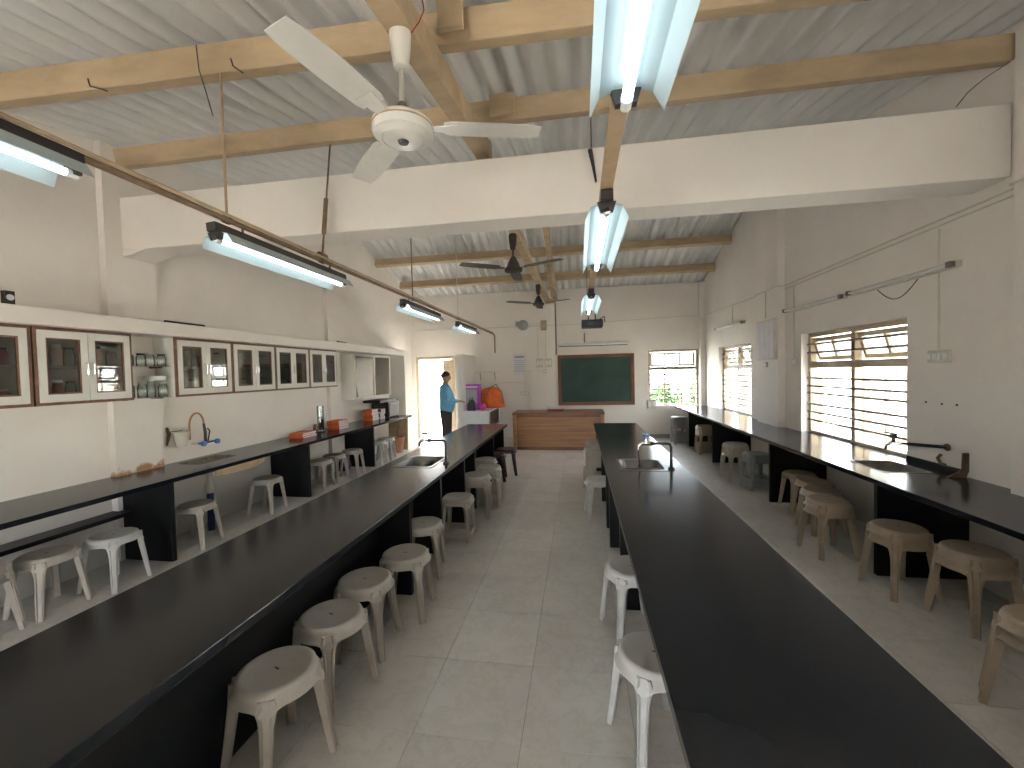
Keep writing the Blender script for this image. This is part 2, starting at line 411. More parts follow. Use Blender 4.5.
MB().obox((p0 + p1) / 2, (.10, (p1 - p0).length, .14), rotx(math.atan2(p1.z - p0.z, p1.y - p0.y))).build('timber', M['beamwood'], o, bevel=.005)

# ---------------------------------------------------------------- windows and door
def window(name, label, axis, plane, out, u0, u1, z0, z1, lights_top, sash_tilt, leaf_open, bars):
    """axis: wall normal axis; plane: frame centre; u: along the wall"""
    w = struct(name, label, (plane, (u0 + u1) / 2, z0) if axis == 0 else ((u0 + u1) / 2, plane, z0))
    def bx(nm, m, a0, a1, c0, c1, t=.03, off=0, parent=None, bevel=.003):
        mb = MB()
        if axis == 0: mb.box(plane + off - t, plane + off + t, a0, a1, c0, c1)
        else: mb.box(a0, a1, plane + off - t, plane + off + t, c0, c1)
        return mb.build(nm, m, parent or w, bevel=bevel)
    fc = M['frame_cream']; zt = 1.66; fw = .055; um = (u0 + u1) / 2
    bx('frame_side', fc, u0, u0 + fw, z0, z1, .04); bx('frame_side', fc, u1 - fw, u1, z0, z1, .04)
    bx('frame_head', fc, u0 + fw, u1 - fw, z1 - fw, z1, .04); bx('frame_sill', fc, u0 + fw, u1 - fw, z0, z0 + .03, .04)
    bx('transom', fc, u0 + fw, u1 - fw, zt, zt + .085, .04)
    if lights_top == 2:
        bx('mullion', fc, um - .035, um + .035, z0 + .03, zt, .04); bx('mullion', fc, um - .035, um + .035, zt + .085, z1 - fw, .04)
        segs = [(u0 + fw, um - .035), (um + .035, u1 - fw)]
    else:
        segs = [(u0 + fw, u1 - fw)]
    # hopper sashes in the top lights, tilted
    for a, b in segs:
        zc0, zc1 = zt + .085, z1 - fw
        s = thing('x', None, None); s.name = 'top_sash'; s.parent = w
        s.location = Vector((0, 0, 0))
        zc = (zc0 + zc1) / 2
        cen = Vector((plane + out * .03, (a + b) / 2, zc)) if axis == 0 else Vector(((a + b) / 2, plane + out * .03, zc))
        bpy.data.objects.remove(s)
        mb = MB(); hw, hh = (b - a) / 2 - .01, (zc1 - zc0) / 2 - .008
        def at_(u, z, d): return (d, u, z) if axis == 0 else (u, d, z)
        R = (roty(-sash_tilt * out) if axis == 0 else rotx(sash_tilt * out))
        def bar(ul, uh, zl, zh):
            c = Vector(at_((ul + uh) / 2, (zl + zh) / 2, 0)); sz = at_(uh - ul, zh - zl, .03)
            mb.obox(cen + R @ c, sz, R)
        fwid = .05
        bar(-hw, -hw + fwid, -hh, hh); bar(hw - fwid, hw, -hh, hh)
        bar(-hw + fwid, hw - fwid, -hh, -hh + fwid); bar(-hw + fwid, hw - fwid, hh - fwid, hh)
        np_ = 3 if lights_top == 1 else 2
        for i in range(1, np_):
            u = -hw + 2 * hw * i / np_; bar(u - .02, u + .02, -hh + fwid, hh - fwid)
        so = mb.build('top_sash', fc, w)
        for i in range(np_):
            ua, ub = -hw + 2 * hw * i / np_ + .016, -hw + 2 * hw * (i + 1) / np_ - .016
            pm = MB(); c = Vector(at_((ua + ub) / 2, 0, 0))
            pm.obox(cen + R @ c, at_(ub - ua, 2 * hh - .07, .004), R); pm.build('pane', M['wpane'], so)
    # casement leaves standing open outside
    for a, b in segs:
        ln = min(.5, b - a)
        for hinge, sg in ((a, 1), (b, -1)):
            if lights_top == 1: continue
            ang = leaf_open
            d = Vector((out * math.sin(ang), sg * math.cos(ang))) if axis == 0 else Vector((sg * math.cos(ang), out * math.sin(ang)))
            base = Vector((plane + out * .05, hinge)) if axis == 0 else Vector((hinge, plane + out * .05))
            L = (b - a) / 2 - .01
            R = rotz(math.atan2(d.y, d.x))
            mb = MB()
            def lb(l0, l1, c0, c1, t=.03):
                cc = base + d * ((l0 + l1) / 2); mb.obox((cc.x, cc.y, (c0 + c1) / 2), (l1 - l0, t, c1 - c0), R)
            lb(0, .05, z0 + .03, zt - .01); lb(L - .05, L, z0 + .03, zt - .01)
            lb(.05, L - .05, z0 + .03, z0 + .09); lb(.05, L - .05, zt - .07, zt - .01); lb(.05, L - .05, (z0 + zt) / 2 - .015, (z0 + zt) / 2 + .015)
            lf = mb.build('casement', fc, w)
            for c0, c1 in ((z0 + .09, (z0 + zt) / 2 - .015), ((z0 + zt) / 2 + .015, zt - .07)):
                pm = MB(); cc = base + d * (L / 2); pm.obox((cc.x, cc.y, (c0 + c1) / 2), (L - .1, .005, c1 - c0), R); pm.build('pane', M['wpane'], lf)
    ins = -out * .055
    for zb in bars:
        mb = MB()
        p = (plane + ins, u0 + .02, zb) if axis == 0 else (u0 + .02, plane + ins, zb)
        q = (plane + ins, u1 - .02, zb) if axis == 0 else (u1 - .02, plane + ins, zb)
        mb.path([p, q], .014, 6).build('grille_bar', M['grille'], w)
    return w
BARS = [.976, 1.081, 1.186, 1.331, 1.422, 1.527, 1.86, 1.97]
window('window_1', 'wide cream framed window with horizontal bars above the right bench', 0, XR + .13, 1, W1[0], W1[1], W1[2], W1[3], 2, .26, 1.25, BARS)
window('window_2', 'cream framed barred window at the far right', 0, XR + .13, 1, W2[0], W2[1], W2[2], W2[3], 2, .26, 1.25, BARS)
for k_, w_ in ((4, W4), (5, W5)):
    window('window_%d' % k_, 'cream framed barred window on the right wall, %s' % ('beside the camera' if k_ == 4 else 'behind the camera'), 0, XR + .13, 1, w_[0], w_[1], w_[2], w_[3], 2, .26, 1.25, BARS)
w3 = window('window_3', 'end wall window with bars looking onto a green bush', 1, YF + .10, 1, W3[0], W3[1], W3[2], W3[3], 1, .06, 1.2, [.95, 1.07, 1.19, 1.31, 1.43, 1.55])
for x in (2.07, 2.46): box1('mullion', M['frame_cream'], w3, x - .02, x + .02, YF + .09, YF + .11, .83, 1.66)
# projecting frame round the end window on the room side
d1 = struct('door_1', 'open doorway with pale timber frame', (-3.72, YF, 0))
for a, b in ((DOOR[0], DOOR[0] + .07), (DOOR[1] - .07, DOOR[1])): box1('door_frame', M['frame_cream'], d1, a, b, YF - .02, YF + .12, 0, 2.15)
box1('door_head', M['frame_cream'], d1, DOOR[0] + .07, DOOR[1] - .07, YF - .02, YF + .12, 2.08, 2.15)
lf = box1('door_leaf', M['curtain'], d1, DOOR[1] - .36, DOOR[1] - .07, YF + .13, YF + .17, .01, 2.07)
for i in range(4): MB().path([(DOOR[1] - .33 + .07 * i, YF + .13, 1.86), (DOOR[1] - .33 + .07 * i, YF + .09, 1.85)], .006, 6).build('coat_hook', M['dark_metal'], lf)

# ---------------------------------------------------------------- outdoors
g = MB().box(-40, 40, -40, 60, -.5, -.13).build('ground', M['earth']); tag(g, 'pale dusty ground outside the windows', kind='structure')
o = thing('neighbour_building', 'cream building wall seen through the near right window', 'building', (6.4, 2, -.13))
box1('wall', M['cream_wall'], o, 6.9, 9, -6, 6.6, -.13, 2.5)
for i in range(7):
    for k in range(2): box1('panel', M['white_wall'], o, 6.87, 6.9, 5.3 - i * 1.3, 6.1 - i * 1.3, .55 + k * 1.15, 1.5 + k * 1.15)
o = tag(box1('boundary_wall', M['white_wall'], None, -12, -.5, 15, 15.25, -.13, 4.5), 'sunlit white wall outside the doorway', 'wall')
o = tag(box1('boundary_wall', M['white_wall'], None, 8.5, 8.75, 6.8, 18, -.13, 3.2), 'pale outdoor wall beyond the far right window', 'wall')
def bush(x, y, r, h, label):
    o = thing('bush', label, 'bush', (x, y, -.13))
    MB().path([(x, y, -.13), (x + .05, y, h * .5), (x, y, h * .8)], [.05, .035, .01], 7).build('stem', M['bark'], o)
    mb = MB(); rr = random.Random(int(x * 10))
    for i in range(2600):
        th, ph = rr.uniform(0, 2 * PI), math.acos(rr.uniform(-.6, 1)); q = rr.uniform(.6, 1) * (1 + .22 * math.sin(3 * th + 2 * ph))
        c = Vector((x + r * q * math.sin(ph) * math.cos(th), y + r * q * math.sin(ph) * math.sin(th), h * .48 + h * .5 * q * math.cos(ph)))
        a = Vector((rr.uniform(-1, 1), rr.uniform(-1, 1), rr.uniform(-1, 1))).normalized() * .07
        b = Vector((rr.uniform(-1, 1), rr.uniform(-1, 1), rr.uniform(-1, 1))).normalized() * .035
        mb.add([c - a, c + b, c + a, c - b], [(0, 1, 2, 3)])
    tag(mb.build('foliage', M['leaf'], o), kind='stuff')
bush(2.55, 13.6, .55, 1.25, 'lower green bush outside the end window, on the left')
bush(3.95, 13.8, .62, 1.62, 'taller green bush outside the end window, on the right')

# ---------------------------------------------------------------- benches
ZB, TH = 0.80, 0.04
def slab_with_hole(mb, x0, x1, y0, y1, hole):
    if not hole: mb.box(x0, x1, y0, y1, ZB - TH, ZB); return
    a, b, c, d = hole
    vs = []
    for z in (ZB - TH, ZB):
        vs += [(x0, y0, z), (x1, y0, z), (x1, y1, z), (x0, y1, z), (a, c, z), (b, c, z), (b, d, z), (a, d, z)]
    fs = []
    for o_ in (0, 8):
        fs += [(o_ + 0, o_ + 1, o_ + 5, o_ + 4), (o_ + 1, o_ + 2, o_ + 6, o_ + 5), (o_ + 2, o_ + 3, o_ + 7, o_ + 6), (o_ + 3, o_ + 0, o_ + 4, o_ + 7)]
    for i in range(4):
        j = (i + 1) % 4; fs.append((i, j, 8 + j, 8 + i)); fs.append((4 + i, 4 + j, 12 + j, 12 + i))
    mb.add(vs, fs)
def rrect(a, b, c, d, r, n=6):
    pts = []
    for cx, cy, s in ((b - r, d - r, 0), (a + r, d - r, 1), (a + r, c + r, 2), (b - r, c + r, 3)):
        for i in range(n + 1):
            t = (s + i / n) * PI / 2; pts.append((cx + r * math.cos(t), cy + r * math.sin(t)))
    return pts
def sink(label, hole, depth=.17, m='steel', rim=.022):
    a, b, c, d = hole
    o = thing('sink', label, 'sink', ((a + b) / 2, (c + d) / 2, ZB - depth), 'sinks let into the black benches')
    loops = [(rrect(a - rim, b + rim, c - rim, d + rim, .03), ZB + .0005), (rrect(a - rim, b + rim, c - rim, d + rim, .03), ZB + .004),
             (rrect(a + .004, b - .004, c + .004, d - .004, .07), ZB + .004), (rrect(a + .014, b - .014, c + .014, d - .014, .07), ZB - .02),
             (rrect(a + .03, b - .03, c + .03, d - .03, .07), ZB - depth + .02), (rrect(a + .06, b - .06, c + .06, d - .06, .06), ZB - depth)]
    mb = MB(); n = len(loops[0][0]); vs = [(x, y, z) for l, z in loops for x, y in l]; fs = []
    for i in range(len(loops) - 1):
        for k in range(n): fs.append((i * n + k, i * n + (k + 1) % n, (i + 1) * n + (k + 1) % n, (i + 1) * n + k))
    fs.append(tuple((len(loops) - 1) * n + k for k in range(n)))
    mb.add(vs, fs).build('basin', M[m], o, smooth=True, angle=50)
    MB().lathe([(.035, ZB - depth + .001), (.03, ZB - depth + .006), (.0, ZB - depth + .004)], 16, ((a + b) / 2, (c + d) / 2, 0)).build('drain', M['dark_metal'], o, smooth=True)
    return o
def bench(label, x0, x1, y0, y1, hole, panels, spine, inset=(.06, .06), shelf=None):
    o = thing('lab_bench', label, 'bench', ((x0 + x1) / 2, (y0 + y1) / 2, 0), 'black granite laboratory benches')
    mb = MB(); slab_with_hole(mb, x0, x1, y0, y1, hole); mb.build('worktop', M['granite'], o, bevel=.004)
    xa, xb = x0 + inset[0], x1 - inset[1]
    for Y in panels:
        box1('support_panel', M['granite_side'], o, xa, xb, Y - .02, Y + .02, 0, ZB - TH)
    if spine is not None:
        ps = sorted(panels)
        for a, b in zip([y0 + .02] + ps, ps + [y1 - .02]):
            if b - a < .1: continue
            box1('spine_panel', M['granite_side'], o, spine - .02, spine + .02, a + .021, b - .021, 0, ZB - TH)
    if shelf:
        for (a, b, c, d, z) in shelf: box1('lower_shelf', M['granite_side'], o, a, b, c, d, z, z + .035)
    return o
SL = (-1.80, -1.43, 3.84, 4.34)
bench('long black granite bench left of the aisle, with sink and grey tap', -1.945, -1.24, -.9, 7.14, SL, [-.7, .6, 3.03, 3.76, 4.58, 5.06, 6.24, 7.10], -1.59)
SR = (0.37, 0.75, 3.83, 4.27)
bench('long black granite bench right of the aisle, with sink and blue tap', .232, .935, -.9, 7.21, SR, [-.7, .6, 3.02, 4.07, 4.57, 5.5, 7.15], .58, (.035, .06))
SLW = (-4.27, -4.00, 3.86, 4.33)
bench('black granite bench along the left wall beneath the cabinets', XL + .001, -3.69, -.9, 8.85, SLW, [-.5, 3.34, 5.36, 7.25], None, (.004, .09),
      [(XL + .001, -4.19, -.48, 3.318, .44)])
SRW = (2.47, 2.82, 3.86, 4.32)
bench('black granite bench along the right wall beneath the windows', 2.256, XR - .001, -.9, 10.45, SRW, [-.5, 1.2, 3.74, 5.63, 7.9, 9.5], None, (.075, .004),
      [(2.62, XR - .101, 2.0, 2.69, .42)])
sink('steel sink let into the bench left of the aisle', SL)
sink('steel sink let into the bench right of the aisle', SR)
sink('stained sink in the left wall bench below the blue handled taps', SLW, .14, 'stained', .006)
sink('sink in the right wall bench below the window', SRW, .14, 'stained', .006)
# granite sill continuing into the window reveals
for k, w_ in ((1, W1), (2, W2)):
    tag(box1('window_sill', M['granite'], bpy.data.objects['window_%d' % k], XR + .001, XR + .089, w_[0] + .002, w_[1] - .002, .775, .802))
# low skirting strip behind the right sink
tag(box1('granite_upstand', M['granite'], None, XR - .015, XR - .001, 3.80, 4.34, ZB + .001, ZB + .05), 'low black strip against the wall behind the right sink', 'upstand')

def bench_tap(label, base, arm, m_knob, m_body):
    x, y = base; ax = arm
    o = thing('water_tap', label, 'tap', (x, y, ZB))
    z = 1.03
    MB().lathe([(.03, ZB + .0005), (.03, ZB + .012), (.017, ZB + .02)], 14, (x, y, 0)).build('flange', M['black'], o, smooth=True)
    MB().path([(x, y, ZB + .005), (x, y, z - .03), (x - .012, y, z - .006), (x - .03, y, z), (x - .15, y, z)], .0125, 10).build('riser_pipe', M['black'], o, smooth=True)
    MB().path([(x - .15, y, z), (x - .18, y, z)], .019, 12).build('nut', M['black'], o, smooth=True)
    b = MB(); b.path([(x - .18, y, z), (x - .25, y, z), (x - .275, y, z - .02), (x - .28, y, z - .06)], [.015, .017, .014, .011], 10)
    b.lathe([(.016, z + .005), (.014, z + .035), (.007, z + .04), (.007, z + .06)], 12, (x - .215, y, 0)); b.build('tap_body', m_body, o, smooth=True)
    k = MB(); k.lathe([(.03, z + .06), (.034, z + .07), (.03, z + .085), (0, z + .088)], 14, (x - .215, y, 0)); k.build('knob', m_knob, o, smooth=True)
    return o
bench_tap('black pipe tap with grey knob beside the left aisle sink', (-1.33, 4.02), -1, M['lilac'], M['chrome'])
o = bench_tap('black pipe tap with blue knob beside the right aisle sink', (.80, 3.88), -1, M['blue'], M['chrome'])
MB().path([(.52, 3.88, .97), (.525, 3.885, .86), (.535, 3.89, .81)], .006, 8).build('spout_hose', M['dark_metal'], o)

# ---------------------------------------------------------------- stools
scache = {}
def stool_meshes(kind, colr):
    if (kind, colr) in scache: return scache[(kind, colr)]
    m = STOOLC[colr]; n = 56
    def legf(t):
        d = min(abs((t - PI / 4 - k * PI / 2 + PI) % (2 * PI) - PI) for k in range(4)); return math.exp(-(d / .19) ** 2)
    def shp(t):
        return 1.0 if kind == 'round' else 1 / (abs(math.cos(t)) ** 3.2 + abs(math.sin(t)) ** 3.2) ** (1 / 3.2) * .93
    rings = [(.0, lambda f: .424, 0), (.125, lambda f: .424, 0), (.135, lambda f: .428, 0), (.148, lambda f: .428, 0), (.158, lambda f: .421, .1),
             (.161, lambda f: .408, .5), (.165, lambda f: .386 - .012 * f, .8), (.178, lambda f: .380 - .035 * f, 1), (.181, lambda f: .370 - .035 * f, 1), (.172, lambda f: .369 - .035 * f, 1), (.155, lambda f: .40, .5), (.12, lambda f: .416, 0), (0, lambda f: .416, 0)]
    vs, fs = [], []
    for r, zf, bf in rings:
        for k in range(n):
            t = 2 * PI * k / n; f = legf(t); q = r * shp(t) + .010 * f * bf
            vs.append((q * math.cos(t), q * math.sin(t), zf(f)))
    for i in range(len(rings) - 1):
        for k in range(n): fs.append((i * n + k, i * n + (k + 1) % n, (i + 1) * n + (k + 1) % n, (i + 1) * n + k))
    seat = MB().add(vs, fs).mesh('seat', m, smooth=True, angle=55)
    slot = MB().box(-.013, .013, -.004, .004, .4235, .4247).mesh('seat_slot', M['dark_metal'])  # solid dark sliver in place of a hole, its shade put into the colour
    legs = []
    for q in range(4):
        a = PI / 4 + q * PI / 2; R = rotz(a); top_r = .176 if kind == 'round' else .182; bot = .226 if kind == 'round' else .208
        lv = [(.405, .030, .012), (.385, .034, .016), (.36, .040, .026), (.335, .032, .032), (.29, .0255, .032), (.15, .0225, .028), (.0, .0195, .022)]
        mb = MB(); vs = []; K = 12
        for z, w, d in lv:
            r = bot + (top_r - bot) * min(1, z / .37)
            sec = [(-w, 0), (-w * .66, .006), (-w * .42, -.003), (w * .42, -.003), (w * .66, .006), (w, 0), (w, -d), (w - .004, -d), (w - .006, -.009), (-w + .006, -.009), (-w + .004, -d), (-w, -d)]
            vs += [R @ Vector((r + e, t, z)) for t, e in sec]
        fs = []
        for i in range(len(lv) - 1):
            for k in range(K): fs.append((i * K + k, i * K + (k + 1) % K, (i + 1) * K + (k + 1) % K, (i + 1) * K + k))
        fs.append(tuple(range(K))[::-1]); fs.append(tuple((len(lv) - 1) * K + k for k in range(K)))
        legs.append(mb.add(vs, fs).mesh('leg', m, smooth=True, angle=35))
    rails = []
    if kind == 'sled':
        for s in range(4):
            a = PI / 4 + s * PI / 2; p = rotz(a) @ Vector((.197, 0, 0)); q = rotz(a + PI / 2) @ Vector((.197, 0, 0))
            d = (q - p); c = (p + q) / 2
            rails.append(MB().obox((c.x, c.y, .06), (d.length - .035, .016, .05), rotz(math.atan2(d.y, d.x))).mesh('foot_rail', m))
    scache[(kind, colr)] = (seat, slot, legs, rails); return scache[(kind, colr)]
def stool(x, y, label, group, colr='beige', kind='round', z=0, rot=None):
    seat, slot, legs, rails = stool_meshes(kind, colr)
    o = thing('plastic_stool', label, 'stool', (x, y, z), group, rz=random.uniform(-.35, .35) if rot is None else rot)
    for nm, me in [('seat', seat), ('seat_slot', slot)] + [('leg', l) for l in legs] + [('foot_rail', r) for r in rails]:
        c = bpy.data.objects.new(nm, me); C.objects.link(c); c.parent = o
    return o
STK = .062
ordn = ['first', 'second', 'third', 'fourth', 'fifth', 'sixth', 'seventh', 'eighth', 'ninth', 'tenth', 'eleventh']
def stack(x, y, n, where, group, colr='beige', kind='round', rot=0):
    names = {2: ['lower', 'upper'], 3: ['bottom', 'middle', 'top'], 4: ['bottom', 'second from bottom', 'third from bottom', 'top']}
    cw = {'beige': 'beige', 'ivory': 'ivory', 'tan': 'tan', 'grey': 'grey', 'maroon': 'maroon'}[colr]
    for i in range(n):
        if n == 1: lab = '%s plastic stool %s' % (cw, where)
        else: lab = '%s stool, %s in the stack %s' % (cw, names[n][i], where)
        stool(x, y, lab, group, colr, kind, i * STK, rot)
G1 = 'stools along the bench left of the aisle'; G2 = 'stools along the bench right of the aisle'
G3 = 'stools along the left wall bench'; G4 = 'stools along the right wall bench'
for i, (x, y, n, c, k, r) in enumerate([(-1.334, 1.615, 1, 'beige', 'round', -.35), (-1.338, 2.03, 1, 'beige', 'round', -.3), (-1.355, 2.42, 1, 'beige', 'round', .1), (-1.254, 2.81, 1, 'beige', 'round', .12),
        (-1.346, 3.40, 1, 'beige', 'round', .2), (-1.264, 4.16, 1, 'beige', 'sled', .05), (-1.231, 4.85, 2, 'beige', 'round', .1), (-1.17, 5.26, 2, 'beige', 'sled', .1), (-1.386, 6.02, 1, 'beige', 'round', 0)]):
    stack(x, y, n, '%s from the camera left of the aisle' % ordn[i], G1, c, k, r)
stack(-1.33, 6.48, 1, 'nearer of two at the far end of the left bench', G1, 'maroon', 'round', .1)
stack(-1.22, 6.86, 1, 'farther of two at the far end of the left bench', G1, 'maroon', 'round', .2)
for i, (x, y, n, c, k, r) in enumerate([(.317, 1.93, 1, 'ivory', 'round', .35), (.319, 2.77, 1, 'ivory', 'round', .3), (.22, 4.98, 1, 'ivory', 'round', .1), (.22, 5.95, 4, 'beige', 'round', .1), (.26, 6.92, 3, 'beige', 'round', .1)]):
    stack(x, y, n, '%s from the camera right of the aisle' % ordn[i], G2, c, k, r)
for i, (x, y, n, c, k, r) in enumerate([(-3.99, 2.12, 2, 'beige', 'round', .1), (-3.98, 2.52, 1, 'beige', 'round', .0), (-3.876, 2.90, 1, 'ivory', 'round', .1), (-3.914, 3.705, 1, 'beige', 'round', .2),
        (-3.965, 4.757, 1, 'beige', 'round', .1), (-3.93, 5.82, 1, 'beige', 'sled', .1), (-3.96, 6.24, 1, 'beige', 'round', .0), (-3.89, 6.67, 1, 'beige', 'round', .15), (-3.872, 7.545, 1, 'ivory', 'round', .1), (-3.892, 7.97, 1, 'ivory', 'round', .2)]):
    stack(x, y, n, '%s from the camera at the left wall' % ordn[i], G3, c, k, r)
for i, (x, y, n, c, k, r) in enumerate([(2.14, 2.26, 2, 'tan', 'round', .2), (2.50, 3.10, 2, 'tan', 'round', .15), (2.328, 3.49, 2, 'tan', 'round', .1), (2.19, 4.13, 2, 'tan', 'round', .1), (2.42, 4.68, 1, 'tan', 'round', .05),
        (2.54, 5.04, 1, 'tan', 'round', .05), (2.57, 5.41, 1, 'tan', 'round', 0)]):
    stack(x, y, n, '%s from the camera at the right wall' % ordn[i], G4, c, k, r)
stack(2.43, 6.27, 2, 'before the right pillar', G4, 'grey', 'sled', .15)
stack(2.31, 6.72, 3, 'beside the grey stools by the right pillar', G4, 'beige', 'round', .1)
stack(2.45, 8.75, 3, 'under the far right window', G4, 'tan', 'sled', .05)
stack(2.21, 9.85, 4, 'in the far right corner', G4, 'grey', 'sled', .1)

# ---------------------------------------------------------------- lights
def fixture(label, x, y0, y1, z, tilt=0, m=None, along='batten'):
    o = thing('tube_light', label, 'light', (x, (y0 + y1) / 2, z + .07), 'lit tube lights')
    L = (y0 + y1) / 2
    R = roty(tilt); c = Vector((x, 0, z))
    def q(px, pz, y): v = c + R @ Vector((px, 0, pz)); return (v.x, y, v.z)
    prof = [(-.105, -.028), (-.075, .030), (-.035, .042), (.035, .042), (.075, .030), (.105, -.028)]
    t = .003; mb = MB(); n = len(prof)
    vs = [q(a, b, y) for y in (y0, y1) for a, b in prof] + [q(a, b + t, y) for y in (y0, y1) for a, b in prof]
    fs = []
    for s in (0, 2 * n):
        for i in range(n - 1): fs.append((s + i, s + i + 1, s + n + i + 1, s + n + i))
    for i in range(n - 1):
        fs.append((i, i + 1, 2 * n + i + 1, 2 * n + i)); fs.append((n + i, n + i + 1, 3 * n + i + 1, 3 * n + i))
    fs += [(0, n, 3 * n, 2 * n), (n - 1, 2 * n - 1, 4 * n - 1, 3 * n - 1)]
    mb.add(vs, fs).build('reflector', M['reflector'], o)
    mb = MB(); vs = [q(a, b, y) for y in (y0 - .03, y1 + .03) for a, b in ((-.03, .05), (.03, .05), (.03, .10), (-.03, .10))]
    mb.add(vs, [(0, 1, 2, 3), (4, 7, 6, 5), (0, 4, 5, 1), (1, 5, 6, 2), (2, 6, 7, 3), (3, 7, 4, 0)]).build('batten_housing', M['dark_metal'], o)
    MB().path([q(0, .005, y0 + .03), q(0, .005, y1 - .03)], .0155, 12).build('tube', M['lamp'], o, smooth=True)
    for y, s in ((y0, -1), (y1, 1)):
        MB().path([q(0, .005, y + .03 * -s), q(0, .005, y - .012 * -s)], .0175, 10).build('lamp_holder', M['white_enamel'], o, smooth=True)
        mb = MB(); vs = [q(a, b, y + d) for d in (-.012, .012) for a, b in ((-.03, -.0), (.03, -.0), (.045, .05), (-.045, .05))]
        mb.add(vs, [(0, 1, 2, 3), (4, 7, 6, 5), (0, 4, 5, 1), (1, 5, 6, 2), (2, 6, 7, 3), (3, 7, 4, 0)]).build('end_cap', M['dark_metal'], o)
    return o
LX, LZ = -2.10, 2.52
for i, (a, b, d) in enumerate([(0.15, 1.49, 'nearest on the left pipe, cut by the picture edge'), (2.20, 3.54, 'second on the left pipe, before the beam'),
                               (4.87, 6.18, 'third on the left pipe, beyond the beam'), (7.20, 8.48, 'farthest on the left pipe')]):
    fixture('lit tube light with white reflector, ' + d, LX, a, b, LZ + (.055 if i == 0 else 0), -.10 if i < 2 else 0)
RXL, RZL = .150, 2.46
for a, b, d in [(0.02, 1.27, 'overhead at the top of the picture'), (2.10, 3.28, 'over the right bench just before the beam'), (4.55, 5.80, 'small and far, above the projector')]:
    fixture('lit tube light with white reflector, ' + d, RXL, a, b, RZL)
o = thing('light_rail', 'long brown pipe carrying the left row of tube lights', 'pipe', (LX, 3, 2.6))
MB().path([(LX, -1, 2.67), (LX, 10.3, 2.67), (LX, 10.48, 2.66), (LX, 10.53, 2.62), (LX, 10.53, 2.20)], .017, 10).build('pipe', M['pipe_brown'], o, smooth=True)
MB().path([(LX + .035, -1, 2.685), (LX + .035, 10.2, 2.685)], .010, 8).build('conduit', M['batten'], o, smooth=True)
for Y, m_ in ((.6, 'pipe_brown'), (2.28, 'batten'), (3.24, 'pipe_brown'), (5.18, 'pipe_brown'), (7.24, 'cream_plastic')):
    ztop = rz(Y) - (.2 if Y in (2.28, 3.24) else .02)
    MB().path([(LX, Y, 2.67), (LX, Y + (.18 if Y == 3.24 else 0), ztop)], .0075, 6).build('hanger_rod', M[m_], o)
    MB().path([(LX, Y - .02, 2.67), (LX, Y + .02, 2.67)], .026, 10).build('clamp', M['pipe_brown'], o, smooth=True)
MB().obox((LX, 3.305, 3.06), (.03, .02, .32), rotx(-.16)).build('hanger_strap', M['pipe_brown'], o)
MB().path([(LX, 3.2, 2.70), (LX, 3.28, 2.70)], .035, 10).build('junction_knob', M['pipe_brown'], o, smooth=True)
for y in (.3, 1.2, 2.4, 3.35, 5.05, 6.0, 7.4, 8.3):
    MB().path([(LX, y, 2.67), (LX, y, 2.61)], .008, 6).build('light_bracket', M['pipe_brown'], o)
o = thing('light_rail', 'tan batten running above the right row of tube lights', 'batten', (RXL, 3, 2.57))
MB().box(RXL - .028, RXL + .028, -1, 6.5, 2.565, 2.60).build('batten', M['batten'], o)
for Y in (-.5, 3.85, 6.4):
    MB().path([(RXL, Y, 2.60), (RXL, Y, rz(Y) - .02)], .006, 6).build('hanger_rod', M['pipe_brown'], o)
MB().path([(LX, 10.53, 2.58), (LX, YF - .01, 2.58)], .012, 8).build('wall_stay', M['pipe_brown'], bpy.data.objects['light_rail'])

